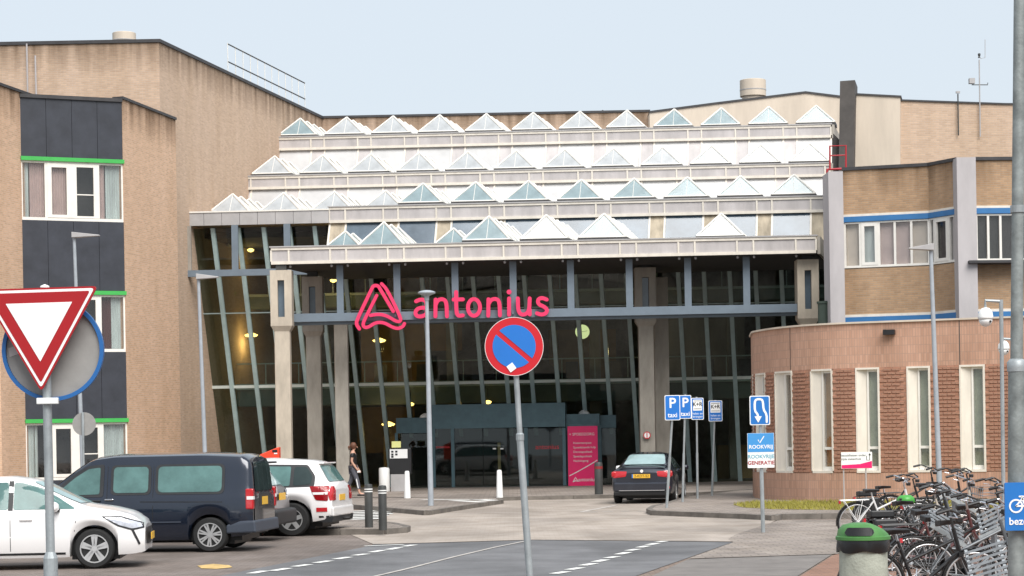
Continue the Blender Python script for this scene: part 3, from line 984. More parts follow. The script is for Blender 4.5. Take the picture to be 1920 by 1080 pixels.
# brick cheek at the left foot of the glass, shade painted into its brown
ck = [gpnt(aL - 2.9, 0, -0.4), gpnt(aL - 0.35, 0, -0.4), gpnt(aL - 0.35 , 8.0, -0.4), gpnt(aL - 2.9, 8.0, -0.4)]
MB().prism(ck, D * 0.5).build('cheek_wall', M_BRICKD, hall, True)
# thin transom lines
for z, w in ((4.0, 0.11), (6.8, 0.04)):
    MB().prism([gpnt(aL - 0.3, z, -0.06), gpnt(aL + 24 * gstep, z, -0.06), gpnt(aL + 24 * gstep, z + w, -0.06), gpnt(aL - 0.3, z + w, -0.06)], D * 0.04).build('transom', M_RAILW if w > 0.1 else M_MULL, hall, True)
# interior: floor, back wall, galleries, walls with lamp glow in their colour, stair
def hb(name, x0, x1, y0, y1, z0, z1, m):
    return MB().box(((x0 + x1) / 2, (y0 + y1) / 2, (z0 + z1) / 2), (x1 - x0, y1 - y0, z1 - z0)).build(name, m, hall, True)
hb('hall_floor', -12.2, 18, 82.6, 95, 0.02, 0.06, M_INTF)
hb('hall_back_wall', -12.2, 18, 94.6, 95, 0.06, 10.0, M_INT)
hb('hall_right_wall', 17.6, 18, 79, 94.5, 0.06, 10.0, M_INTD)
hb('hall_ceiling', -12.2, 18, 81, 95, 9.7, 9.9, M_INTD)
gal = hb('gallery_slab', -11.5, 17.5, 84.2, 91, 3.35, 4.0, M_SLABF)
hb('gallery_edge', -11.5, 17.5, 84.1, 84.19, 4.0, 4.22, M_RAILW)
hb('gallery_slab', -11.5, 17.5, 85.5, 92, 7.3, 7.75, M_SLABF)
hb('gallery_edge', -11.5, 17.5, 85.4, 85.49, 7.75, 7.85, M_RAILW)
for i, (x0, x1, y, z0, z1, m) in enumerate(((-6.2, -3.4, 88.5, 4.1, 6.7, M_INTW), (-3.39, -2.0, 88.6, 5.6, 6.7, M_INTW), (1.6, 4.4, 89, 4.1, 6.4, M_INTW), (-10, -8.9, 90.5, 4.1, 7.2, M_INTW), (-6.4, -4.0, 88.2, 1.4, 3.3, M_INTW), (-9.6, -6.6, 90, 7.8, 9.6, M_INT), (-5, -3, 88.4, 7.9, 9.2, M_INTW), (0.6, 2.2, 88.4, 7.9, 9.2, M_INTW), (4.5, 7.4, 88.5, 7.9, 9.4, M_GREYPAN2), (6.4, 9.6, 87.5, 4.1, 6.9, M_CONCD))):
    hb('hall_partition', x0, x1, y, y + 0.2, z0, z1, m)
st = MB()
st.prism([Vector((-4.4, 87.5, 4.05)), Vector((-0.6, 87.5, 6.3)), Vector((3.0, 87.5, 4.05))], (0, 0.3, 0))
st.build('stair_flank', M_INTD, hall, True)
for i in range(14):
    x = -9.5 + i * 1.9 + random.uniform(-0.4, 0.4)
    hb('waiting_chair', x, x + 0.5, 85.2, 85.7, 4.0, 4.45, M_PEOPLE)
    hb('chair_back', x, x + 0.5, 85.65, 85.7, 4.46, 4.95, M_PEOPLE)
for i in range(22):                   # gallery balustrades, inner columns and cabinets
    x = -11 + i * 1.3
    hb('baluster', x, x + 0.04, 84.25, 84.29, 4.22, 5.0, M_RAILW)
    hb('baluster', x, x + 0.04, 85.55, 85.59, 7.85, 8.7, M_RAILW)
hb('handrail', -11.5, 17.5, 84.24, 84.3, 5.0, 5.05, M_RAILW)
hb('handrail', -11.5, 17.5, 85.54, 85.6, 8.7, 8.75, M_RAILW)
for x in (-8.2, -2.6, 3.2, 8.8, 13.5): hb('inner_column', x, x + 0.45, 86.4, 86.8, 0.06, 9.7, M_CONCD)
for i in range(9):
    x = -10 + i * 2.3 + random.uniform(-0.5, 0.5)
    hb('cabinet', x, x + random.uniform(0.5, 1.4), 87.2, 87.8, 0.06, random.uniform(1.0, 2.1), (M_CONCD, M_PEOPLE, M_OCHRE)[i % 3])
for i in range(12): hb('ceiling_strip', -11 + i * 2.4, -10.9 + i * 2.4, 83, 94, 9.6, 9.68, M_GREYPAN2)
lamps = [(470, 468, 84.5), (471, 628, 84.5), (711, 638, 84.5), (728, 795, 83.6), (1212, 640, 84), (625, 525, 84), (1425, 795, 83.4), (915, 753, 83.3), (1035, 795, 83.5), (770, 757, 83.3)]
for i, (px, py, Y) in enumerate(lamps):
    q = W(px, py, Y)
    rr = 0.27 if i in (2, 3, 1) else 0.14
    lo = MB().lathe([(0.05, rr * 0.35), (rr, 0.0), (rr * 0.8, -0.06), (0.02, -0.1)], q, n=14).build('ceiling_lamp', M_LAMPW, hall, True)
    MB().tube([q + Vector((0, 0, rr * 0.3)), q + Vector((0, 0, rr * 0.3 + 0.5))], 0.012, 5).build('cord', M_BLACK, lo, True)
    if i < 6:
        pl_ = bpy.data.lights.new('lamp_light', 'POINT')
        pl_.energy = 30 if rr > 0.2 else 12
        pl_.color = (1.0, 0.62, 0.24)
        pl_.shadow_soft_size = 0.15
        po_ = bpy.data.objects.new('lamp_light', pl_)
        COL.objects.link(po_)
        po_.location = q + Vector((0, 0.35, -0.35))
q = W(1092, 622, 83.6)
ckk = MB().lathe([(0.28, 0.0), (0.28, 0.05)], q, 'y', 24).build('clock', M_CLOCK, hall, True)
for an, ln in ((80, 0.2), (-60, 0.13)):
    MB().bar(q + Vector((0, -0.012, 0)), q + Vector((math.sin(R(an)) * ln, -0.012, math.cos(R(an)) * ln)), 0.02, 0.012).build('hand', M_BLACK, ckk, True)
# concrete columns
def column(px0, px1, ytop, yneck, Y, m, slot=True, zt=None):
    pm_ = (px0 + px1) / 2
    x0, x1 = W(px0, 560, Y).x, W(px1, 560, Y).x
    xm, w = (x0 + x1) / 2, x1 - x0
    z1, z0 = W(pm_, ytop, Y).z, W(pm_, yneck, Y).z
    c = thing('concrete_column', (xm, Y, 0), '', 'column')
    sh = MB()
    sh.prism([Vector((-w * .36, -w * .36, 0.1)), Vector((w * .36, -w * .36, 0.1)), Vector((w * .36, w * .36, 0.1)), Vector((-w * .36, w * .36, 0.1))], (0, 0, z0 - 0.1))
    sh.build('shaft', m, c, bevel=0.03)
    if slot:
        hd = MB()
        zs0, zs1 = z0 + (z1 - z0) * 0.16, z0 + (z1 - z0) * 0.82
        hw = w / 2
        sw = w * 0.16
        # taper under the head, two cheeks, sill and lintel round the slot
        hd.add([(-w * .36, -w * .36, z0 - 0.18), (w * .36, -w * .36, z0 - 0.18), (w * .36, w * .36, z0 - 0.18), (-w * .36, w * .36, z0 - 0.18), (-hw, -hw, z0), (hw, -hw, z0), (hw, hw, z0), (-hw, hw, z0)], [(0, 1, 5, 4), (1, 2, 6, 5), (2, 3, 7, 6), (3, 0, 4, 7), (4, 5, 6, 7), (3, 2, 1, 0)])
        for a, b_ in ((-hw, -sw), (sw, hw)):
            hd.box(((a + b_) / 2, 0, (z0 + z1) / 2 + 0.001), (b_ - a, w, z1 - z0))
        hd.box((0, 0, (z0 + zs0) / 2), (sw * 2 - 0.001, w - 0.004, zs0 - z0)); hd.box((0, 0, (zs1 + z1) / 2), (sw * 2 - 0.001, w - 0.004, z1 - zs1))
        hd.box((0, 0.3 * w, (zs0 + zs1) / 2), (sw * 2 - 0.002, 0.1, zs1 - zs0))
        hd.build('head', m, c)
        MB().box((0, -0.22 * w, (zs0 + zs1) / 2), (sw * 2 - 0.004, 0.02, zs1 - zs0 - 0.004)).build('slot_window', M_BANDG, c)
        MB().box((0, 0, z1 + 0.13), (w * 0.5, w * 0.5, 0.26)).build('bearing', M_DKGREY, c)
    return c
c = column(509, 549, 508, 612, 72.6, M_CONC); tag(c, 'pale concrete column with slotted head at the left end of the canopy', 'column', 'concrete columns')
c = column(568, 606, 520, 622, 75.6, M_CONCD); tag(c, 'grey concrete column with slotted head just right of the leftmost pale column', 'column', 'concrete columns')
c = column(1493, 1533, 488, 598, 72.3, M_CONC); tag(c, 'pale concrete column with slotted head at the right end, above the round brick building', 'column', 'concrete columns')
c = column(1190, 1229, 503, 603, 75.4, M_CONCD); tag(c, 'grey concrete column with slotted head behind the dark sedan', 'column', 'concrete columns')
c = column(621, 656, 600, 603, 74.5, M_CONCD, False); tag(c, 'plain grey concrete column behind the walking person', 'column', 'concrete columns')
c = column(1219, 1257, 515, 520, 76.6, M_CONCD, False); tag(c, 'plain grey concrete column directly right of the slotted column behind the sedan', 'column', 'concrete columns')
# blue grey steel: beam with posts under the canopy, and the beam on the left
cs = thing('canopy_steelwork', (0, 72.5, 0), 'blue grey steel beam and posts hanging under the canopy behind the pink lettering', 'steel frame')
YB = 72.5
fb = Face((0, YB), (U.x, U.y))
s0, zb0 = fb.at(548, 597); s1, _ = fb.at(1495, 580)
zc = fb.at(1000, 586)[1]
fb.rect(MB(), s0, s1, zc - 0.16, zc + 0.12, -0.12, 0.0).build('beam', M_STEEL, cs, True)
fb.rect(MB(), s0, s1, zc - 0.26, zc - 0.161, -0.5, -0.2).build('lower_beam', M_STEEL, cs, True)
for px in (637, 744, 853, 962, 1070, 1180, 1290, 1400):
    a = fb.at(px, 530)[0]
    fb.rect(MB(), a - 0.115, a + 0.115, zc + 0.121, 7.93, -0.16, -0.03).build('post', M_STEEL, cs, True)
cs2 = thing('wind_beam', (-9, 79, 0), 'blue grey steel beam with posts across the tall glass beside the brick wing', 'steel frame')
fb2 = Face((0, 78.6), (U.x, U.y))
a0, z_ = fb2.at(343, 513); a1, _ = fb2.at(578, 508)
z2 = fb2.at(450, 511)[1]
fb2.rect(MB(), a0, a1, z2 - 0.12, z2 + 0.12, -0.15, 0.0).build('beam', M_STEEL, cs2, True)
for px in (352, 440, 538):
    a = fb2.at(px, 460)[0]
    fb2.rect(MB(), a - 0.12, a + 0.12, z2 + 0.121, 10.0, -0.14, -0.02).build('post', M_STEEL if px > 400 else M_CONCD, cs2, True)

# ------------------------------------------------------------------ entrance porch
YP = 79.0
porch = thing('entrance_porch', (0, YP, 0), 'dark teal entrance porch with sliding glass doors below the lettering', 'entrance')
fp = Face((0, YP), (U.x, U.y))
def pb(name, x0, x1, y0, y1, t0, t1, m, par=None):
    a0, a1 = fp.at(x0, 850)[0], fp.at(x1, 850)[0]
    mid = (x0 + x1) / 2
    z1, z0 = fp.at(mid, y0)[1], (fp.at(mid, y1)[1] if y1 else 0.02)
    return fp.rect(MB(), a0, a1, z0, z1, t0, t1).build(name, m, par or porch, True)
pb('header', 811, 1061, 757, 802, -2.6, 0.0, M_TEAL)
pb('header', 741, 810, 783, 812, -2.2, -0.5, M_TEAL)
pb('header', 1062, 1125, 776, 798, -2.2, -0.2, M_TEAL)
pb('header', 1126, 1156, 778, 802, -2.2, -0.6, M_TEAL)
for x0, x1, y in ((741, 746, 812), (811, 816, 802), (846, 852, 802), (983, 990, 802), (1055, 1061, 802)):
    pb('post', x0, x1, y, None, -0.12, -0.002, M_TEAL)
pb('post', 1062, 1128, 798.3, None, -0.35, -0.202, M_TEAL)
for x0, x1 in ((816.3, 845.7), (852.3, 905), (933, 982.7), (990.3, 1054.7)):
    pb('door_pane', x0, x1, 803, None, -0.08, -0.06, M_GLASS)
for x0, x1 in ((905.5, 932.5),):
    pb('door_pane', x0, x1, 803, None, -0.3, -0.28, M_GLASS)
pb('door_stile', 932.6, 938, 830, None, -0.3, -0.26, M_OCHRE)
for x0 in (924, 938):
    pb('door_sticker', x0, x0 + 6, 840, 842.5, -0.058, -0.05, M_WHITE)
pb('window', 747, 810, 813, None, -0.65, -0.62, M_GLASS)
pb('side_pane', 1129, 1155, 803, None, -0.72, -0.7, M_GLASS)
pb('plinth', 811, 1061, 912, 918, -0.2, 0.03, M_DKGREY)
for px_, w_ in ((1026, 0.26), (830, 0.15)):
    a_, z_ = fp.at(px_, 838)
    text('antonius', w_, M_SIGNR2, porch, fp.pt(a_, z_, -0.05) - wloc(porch), (math.pi / 2, 0, math.atan2(U.y, U.x)), ext=0.002)
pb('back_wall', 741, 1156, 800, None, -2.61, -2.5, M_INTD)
for px, py in ((1095, 774), (798, 780)):
    q = W(px, py + 8, YP + 0.9)
    MB().lathe([(0.24, 0.0), (0.235, 0.08), (0.18, 0.19), (0.09, 0.25), (0.0, 0.27)], q, n=16).build('dome_lamp', M_LENSW, porch, True, smooth=True)
# pink information panel
pk = thing('information_panel', fp.pt(fp.at(1093, 850)[0], 0.0, 0.05), 'magenta emergency care information panel beside the entrance doors', 'sign')
a0, a1 = fp.at(1065, 850)[0], fp.at(1121, 850)[0]
zt_, zb_ = fp.at(1093, 799)[1], fp.at(1093, 913)[1]
base = wloc(pk)
ang = math.atan2(U.y, U.x)
pk.rotation_euler = (0, 0, ang)
pw, ph = a1 - a0, zt_ - zb_
mb = MB(); plate(mb, rrect(pw, ph, 0.02, 3, 0, zb_ + ph / 2), -0.05, 0.0); mb.build('board', M_PINKP, pk)
mb = MB(); mb.box((0, 0.06, (zt_ + 0.1) / 2 + 0.06), (pw * 0.9, 0.1, zt_ - 0.05)); mb.build('stand', M_TEAL, pk)
text('+ SPOEDZORG', 0.14, M_WHITE, pk, (-0.03, -0.056, zt_ - 0.3))
for i, s_ in enumerate(('Huisartsenpost', 'Spoedeisende hulp', 'Dienstapotheek', 'Spoedapotheek', 'Nachtingang')):
    text(s_, 0.11, M_WHITE, pk, (-pw * 0.32, -0.056, zt_ - 0.62 - i * 0.165), align='LEFT')
mb = MB(); ribbon(mb, [(-pw * 0.46, zb_ + 0.42), (-pw * 0.1, zb_ + 0.62), (pw * 0.2, zb_ + 0.8), (pw * 0.47, zb_ + 0.98)], 0.03, -0.06, -0.05); mb.build('stripe', M_WHITE, pk)
text('antonius', 0.2, M_WHITE, pk, (pw * 0.14, -0.056, zb_ + 0.27))
mb = MB(); ribbon(mb, [(-pw * 0.34, zb_ + 0.2), (-pw * 0.26, zb_ + 0.36), (-pw * 0.17, zb_ + 0.2), (-pw * 0.25, zb_ + 0.24), (-pw * 0.34, zb_ + 0.2)], 0.035, -0.06, -0.05); mb.build('logo', M_WHITE, pk)

# ------------------------------------------------------------------ ANTONIUS lettering on the beam
sg = thing('hospital_lettering', fb.pt(fb.at(850, 586)[0], zc - 0.25, 0.0), 'large pink triangle logo and antonius lettering mounted on the steel beam', 'sign')
sg.rotation_euler = (0, 0, ang)
S = F / YB
ox, oz = fb.at(850, 586)
def lp(px, py):
    a, z = fb.at(px, py)
    return (a - ox, z - (zc - 0.25))
def zz_(x, y):                        # pixels of the 4.571x enlargement of the lettering
    return lp(640 + x / 4.571, 500 + y / 4.571)
def smooth(pts, it=2):
    for _ in range(it):
        q = [pts[0]]
        for a, b in zip(pts, pts[1:]):
            q += [(a[0] * .75 + b[0] * .25, a[1] * .75 + b[1] * .25), (a[0] * .25 + b[0] * .75, a[1] * .25 + b[1] * .75)]
        q.append(pts[-1])
        pts = q
    return pts
Y0, Y1 = -0.20, -0.08
def letter(name, strokes, w, it=2, dots=()):
    mb = MB()
    for k, st_ in enumerate(strokes):
        ribbon(mb, smooth([zz_(*p) for p in st_], it), w, Y0 - 0.002 * k, Y1)
    for (x, y, r) in dots:
        c = zz_(x, y)
        disc(mb, c[0], c[1], r, Y0, Y1, 20)
    return mb.build(name, M_PINK, sg)
LWD = 33 / 4.571 / S
letter('logo_stroke', [[(160, 535), (135, 500), (138, 460), (265, 195), (280, 165), (320, 165), (335, 190), (450, 385)]], LWD * .9, 2)
letter('logo_stroke', [[(308, 250), (205, 455), (188, 500), (205, 525), (240, 520), (300, 480), (370, 480), (440, 520), (490, 535), (535, 515), (545, 490)]], LWD * .85, 2)
letter('logo_stroke', [[(350, 150), (395, 195), (515, 440), (510, 475), (470, 470), (400, 425), (330, 408), (255, 420)]], LWD * .85, 2)
letter('letter', [[(645, 300), (680, 283), (725, 290), (737, 330), (735, 430)], [(733, 355), (670, 355), (637, 385), (645, 425), (690, 432), (733, 410)]], LWD, 2)
letter('letter', [[(810, 428), (812, 285)], [(812, 330), (830, 290), (870, 278), (905, 300), (909, 428)]], LWD, 2)
letter('letter', [[(987, 220), (988, 380), (1000, 425), (1045, 420)], [(965, 285), (1045, 283)]], LWD, 2)
cx_, cy_ = 1140, 352
letter('letter', [[(cx_ + 52 * math.cos(R(a)), cy_ + 72 * math.sin(R(a))) for a in range(-90, 271, 20)]], LWD, 1)
letter('letter', [[(1262, 423), (1264, 282)], [(1264, 325), (1285, 287), (1325, 276), (1358, 297), (1362, 420)]], LWD, 2)
letter('letter', [[(1440, 275), (1440, 415)]], LWD, 1, dots=[(1440, 220, LWD * 0.62)])
letter('letter', [[(1515, 275), (1517, 370), (1535, 410), (1575, 415), (1612, 385), (1616, 275)], [(1616, 370), (1617, 412)]], LWD, 2)
letter('letter', [[(1762, 285), (1720, 268), (1685, 285), (1690, 325), (1740, 345), (1768, 372), (1755, 405), (1715, 415), (1678, 402)]], LWD, 2)
mb = MB(); 
for px in (700, 742, 853, 962): a_, z_ = lp(px, 584); mb.box((a_, -0.04, 0.25), (0.06, 0.08, 0.1))
mb.build('bracket', M_STEEL, sg)

# ================================================================== REAR ROOF BUILDINGS
rb = thing('rear_block', (0, 96, 0), 'brick rear wall and cream rendered plant room rising behind the glass pyramids', 'building')
YR = 95.8
x0 = UEND.x - 1.0
xr = W(1219, 210, YR).x
ztl = W(600, 222, YR).z
ztr = W(1215, 210, YR).z
MB().prism([Vector((x0, YR, 0)), Vector((xr, YR, 0)), Vector((xr, YR, ztr)), Vector((x0, YR, ztl))], (0, 1.2, 0)).build('brick_wall', M_BRICKU, rb, True)
MB().prism([Vector((x0, YR - .05, ztl + .003)), Vector((xr, YR - .05, ztr + .003)), Vector((xr, YR - .05, ztr + .1)), Vector((x0, YR - .05, ztl + .1))], (0, 1.3, 0)).build('coping', M_COPE, rb, True)
q = W(1131, 213, YR); MB().lathe([(0.12, 0), (0.12, 0.12), (0.02, 0.2)], (q.x, YR + 0.5, ztr), n=10).build('roof_cowl', M_COPE, rb, True)
YC = 94.6
pts = [W(1218, 212, YC), W(1340, 196, YC), W(1510, 175, YC), W(1575, 183, YC)]
MB().prism([Vector((pts[0].x, YC, 12)), Vector((pts[-1].x, YC, 12))] + pts[::-1], (0, 4, 0)).build('plant_room', M_PLAST, rb, True)
cpp = MB()
for a, b in zip(pts, pts[1:]):
    cpp.prism([a + Vector((0, -.05, .003)), b + Vector((0, -.05, .003)), b + Vector((0, -.05, .09)), a + Vector((0, -.05, .09))], (0, 4.1, 0))
cpp.build('coping', M_COPE, rb, True)
q = W(1412, 183, 96.5)
f2 = thing('roof_drum_vent', (q.x, 96.5, W(1412, 186, 96.5).z), 'wide round pale metal roof vent above the plant room', 'roof vent')
f2h = W(1412, 151, 96.5).z - W(1412, 186, 96.5).z
MB().lathe([(0.5, -0.6), (0.5, 0.1), (0.59, 0.12), (0.59, f2h), (0.55, f2h + .02), (0, f2h + .03)], n=24).build('drum', M_PLAST, f2, auto=40)
MB().lathe([(0.6, f2h * .45), (0.6, f2h * .5)], n=24).build('band', M_GREYPAN2, f2)
# right of the skylights: dark chimney slab, cream panel wall and long brick wall
YD = 76.5
def wpoly(px, Y): return [W(x, y, Y) for x, y in px]
MB().prism(wpoly([(1572, 345), (1600, 345), (1603, 150), (1575, 152)], YD), D * 1.6).build('chimney_slab', M_DKSLAB, rb, True)
MB().prism(wpoly([(1562, 340), (1572, 340), (1574, 262), (1562, 250)], YD + 0.3), D * 1.0).build('chimney_shoulder', M_DKSLAB, rb, True)
MB().prism(wpoly([(1600, 360), (1688, 360), (1688, 182), (1606, 178)], YD + 0.9), D * 2.4).build('cream_wall', M_PLAST, rb, True)
MB().prism(wpoly([(1604, 177.5), (1690, 182), (1690, 179), (1604, 174.5)], YD + 0.85), D * 2.5).build('coping', M_COPE, rb, True)
bw_ = [(1688, 360), (2480, 360), (2480, 196), (1885, 196), (1800, 193), (1688, 189)]
MB().prism(wpoly(bw_, YD + 1.2), (0, 2.5, 0)).build('brick_wall', M_BRICKU, rb, True)
for a, b in (((1688, 189), (1800, 193)), ((1800, 193), (1885, 196)), ((1885, 196), (2480, 196))):
    MB().prism(wpoly([a, b, (b[0], b[1] - 3), (a[0], a[1] - 3)], YD + 1.15), (0, 2.6, 0)).build('coping', M_COPE, rb, True)
# rooftop masts
YM = YD + 1.1
ms = thing('weather_mast', W(1838, 250, YM), 'tall thin weather mast with instrument box and cross arm on the right roof', 'mast')
def wt(name, m, par, pts, r): return MB().tube([W(x, y, YM) for x, y in pts], r, 6).build(name, m, par, True)
wt('pole', M_GREYPAN2, ms, [(1838, 256), (1836, 112)], 0.025)
wt('cross_arm', M_DKGREY, ms, [(1822, 159), (1852, 159), (1852, 155)], 0.018)
wt('antenna', M_GREYPAN2, ms, [(1838, 110), (1847, 108), (1847, 74)], 0.012)
MB().box(W(1822, 152, YM), (0.2, 0.2, 0.19)).build('instrument_box', M_GREYPAN2, ms, True)
MB().lathe([(0.05, -.05), (0.03, 0), (0.05, .05), (0.05, .1), (0.02, .12)], W(1836, 106, YM), n=10).build('sensor', M_DKGREY, ms, True)
m2 = thing('short_mast', W(1797, 255, YM), 'short thin mast with small sensor head left of the weather mast', 'mast')
wt('pole', M_DKGREY, m2, [(1797, 254), (1796, 176)], 0.025)
MB().box(W(1796, 173, YM), (0.14, 0.1, 0.07)).build('sensor', M_GREYPAN2, m2, True)
# red ladder guard between skylights and right wing
YL = 74.0
ld = thing('roof_ladder', W(1553, 370, YL), 'dark red steel ladder guard where the skylights meet the right wing', 'ladder')
def lt(name, pts, r=0.045): return MB().tube([W(x, y, YL) for x, y in pts], r, 6).build(name, M_REDLAD, ld, True)
lt('stile', [(1549, 364), (1551, 318), (1588, 316)], 0.05)
lt('stile', [(1556, 316), (1556, 274), (1586, 273), (1586, 316)], 0.035)
lt('rung', [(1556, 292), (1586, 291)], 0.025)
lt('rung', [(1550, 336), (1558, 336)], 0.025)

# ================================================================== RIGHT BRICK WING
rw = thing('right_brick_wing', (13, 68, 0), 'tan brick upper wing with blue trim and grey concrete pillars behind the round building', 'building')
RP = [W(1580, 410, 66.0), W(1742, 408, 65.2), W(1796, 403, 64.0), W(1830, 403, 64.0), W(2480, 405, 64.8)]
RP = [Vector((p.x, p.y, 0)) for p in RP]
back = [Vector((RP[-1].x, 74, 0)), Vector((RP[0].x * 74 / 66 + 0.3, 74, 0))]
poly_prism([p + Vector((0, 0.6, 0)) for p in RP] + back, 0, 9.7).build('interior_wall', M_INT, rw, True)
ZT, ZBL, ZW1, ZW0, ZB2 = 10.02, 8.42, 8.38, 7.0, 5.42
RZ = {}
for i, (a, b) in enumerate(zip(RP, RP[1:])):
    fc = Face(a, b - a)
    Ls = (b - a).length
    if i == 2: continue
    e = 0.0
    fc.rect(MB(), -e, Ls + e, 8.66, ZT, -0.5, 0.0).build('brick_band', M_BRICKR, rw, True)
    fc.rect(MB(), -e, Ls + e, ZT + .003, ZT + .1, -0.6, 0.05).build('coping', M_COPE, rw, True)
    fc.rect(MB(), -e, Ls + e, 8.585, 8.66, -0.45, 0.03).build('lintel', M_CREAM, rw, True)
    fc.rect(MB(), -e, Ls + e, 8.42, 8.584, -0.45, 0.06).build('blue_trim', M_BLUE, rw, True)
    fc.rect(MB(), -e, Ls + e, 5.56, 6.98, -0.5, 0.0).build('brick_band', M_BRICKR, rw, True)
    fc.rect(MB(), -e, Ls + e, 5.48, 5.56, -0.45, 0.03).build('lintel', M_CREAM, rw, True)
    fc.rect(MB(), -e, Ls + e, 5.26, 5.479, -0.45, 0.06).build('blue_trim', M_BLUE, rw, True)
    fc.rect(MB(), -e, Ls + e, 0, 4.2, -0.5, 0.0).build('brick_band', M_BRICKR, rw, True)
    # window strip: posts, panes, blinds
    if i == 0: xs_ = [1584, 1613, 1648, 1678, 1709, 1742]
    elif i == 1: xs_ = [1744, 1752, 1780, 1796]
    else: xs_ = [1830, 1853, 1876, 1905, 1940, 1980, 2020, 2070, 2120, 2170, 2220, 2270, 2320, 2370, 2420, 2470]
    ss = [max(0.0, min(Ls, fc.at(x, 450)[0])) for x in xs_]
    for z0, z1 in ((7.0, 8.41), (4.2, 5.25)):
        fr = MB()
        fc.rect(fr, 0, Ls, z0, z0 + 0.07, -0.1, 0.02); fc.rect(fr, 0, Ls, z1 - 0.05, z1, -0.1, 0.02)
        for s_ in ss: fc.rect(fr, s_ - 0.035, s_ + 0.035, z0 + 0.07, z1 - 0.05, -0.1, 0.015)
        w = fr.build('window_strip', M_WFRAME, rw, True)
        for j, (p, q) in enumerate(zip(ss, ss[1:])):
            if q - p < 0.1: continue
            fc.rect(MB(), p + .036, q - .036, z0 + .07, z1 - .05, -0.06, -0.05).build('pane', M_WGLASS, w, True)
            if (i == 0 and j == 1) or (i == 1 and j == 1):
                sa = MB()
                for a0, a1, c0, c1 in ((p + .036, p + .13, z0 + .07, z1 - .05), (q - .13, q - .036, z0 + .07, z1 - .05), (p + .13, q - .13, z0 + .07, z0 + .16), (p + .13, q - .13, z1 - .14, z1 - .05)):
                    fc.rect(sa, a0, a1, c0, c1, -0.045, 0.03)
                sa.build('sash', M_WFRAME, w, True)
            if z0 == 7.0:
                m = {0: (M_BLIND2, M_CURT, M_BLIND_REFL, M_BLIND_REFL, M_BLIND2), 1: (M_INTD, M_INTD, M_CURT), 3: (M_INTD,) * 20}[i][j]
                fc.rect(MB(), p + .01, q - .01, z0 + .05, z1, -0.14, -0.12).build('blind', m, w, True)
f_ = Face(RP[0], RP[1] - RP[0])
zp = 10.0
def pillar(x0, x1, Y, z1):
    a, b = W(x0, 450, Y), W(x1, 450, Y)
    return MB().prism([Vector((a.x, Y, 0)), Vector((b.x, Y, 0)), Vector((b.x, Y + 1.2, 0)), Vector((a.x, Y + 1.2, 0))], (0, 0, z1))
pillar(1555, 1582.5, 65.7, ZT - 0.05).build('pillar', M_PILL, rw, True)
pillar(1796.2, 1832, 63.6, ZT + 0.05).build('pillar', M_PILL, rw, True)
pillar(1820, 2100, 63.3, 6.9).build('lower_brick_band', M_BRICKR, rw, True) if False else None
a, b = W(1818, 500, 63.4), W(2480, 500, 64.4)
MB().prism([Vector((a.x, a.y, 6.9)), Vector((b.x, b.y, 6.9)), Vector((b.x, b.y + .7, 6.9)), Vector((a.x, a.y + .7, 6.9))], (0, 0, 0.08)).build('ledge', M_COPE, rw, True)
MB().lathe([(0.2, 0), (0.2, 0.7), (0.23, 0.71), (0.23, 0.78), (0, 0.79)], W(1546, 612, 66.5), n=16).build('green_vent_pipe', mat('dark_green_metal', (0.06, 0.085, 0.065), 0.6), rw, True)

# ================================================================== ROUND RED BRICK BUILDING
rd = thing('round_brick_building', (10, 58, 0), 'low round red brick building with tall cream framed windows and textured brick', 'building')
ZR, ZWT, ZWB = 4.78, 3.62, 0.86
def bez(t):
    A, B, C = Vector((9.0, 56.1, 0)), Vector((7.18, 56.88, 0)), Vector((6.86, 60.3, 0))
    return A * (1 - t) ** 2 + B * 2 * t * (1 - t) + C * t * t
line = [Vector((7.1, 63, 0)), Vector((6.96, 61.5, 0))] + [bez(1 - i / 14) for i in range(15)] + [Vector((10.7, 55.42, 0)), Vector((12.4, 54.72, 0)), Vector((14.4, 53.9, 0)), Vector((17, 52.9, 0)), Vector((24, 50.2, 0))]
cum = [0]
for a, b in zip(line, line[1:]): cum.append(cum[-1] + (b - a).length)
TOT = cum[-1]
def cpt(s, t=0.0, z=0.0):
    s = max(0, min(TOT - 1e-6, s))
    for i in range(len(cum) - 1):
        if s <= cum[i + 1]:
            k = (s - cum[i]) / (cum[i + 1] - cum[i])
            p = line[i].lerp(line[i + 1], k)
            # blended tangent keeps normals smooth
            ta = (line[min(i + 1, len(line) - 1)] - line[max(i - 1, 0)]).normalized()
            tb = (line[min(i + 2, len(line) - 1)] - line[i]).normalized()
            tg = ta.lerp(tb, k).normalized()
            n = Vector((tg.y, -tg.x, 0))
            return p + n * t + Vector((0, 0, z)), tg, n
def s_at(px):
    best, bs = 1e9, 0
    for i in range(1200):
        s = TOT * i / 1199
        p = cpt(s)[0]
        d_ = p - CAM
        sx = CX + F * (d_.x * RV.x + (2.2 - H) * RV.z) / d_.y
        if abs(sx - px) < best and s > 2.0: best, bs = abs(sx - px), s
    return bs
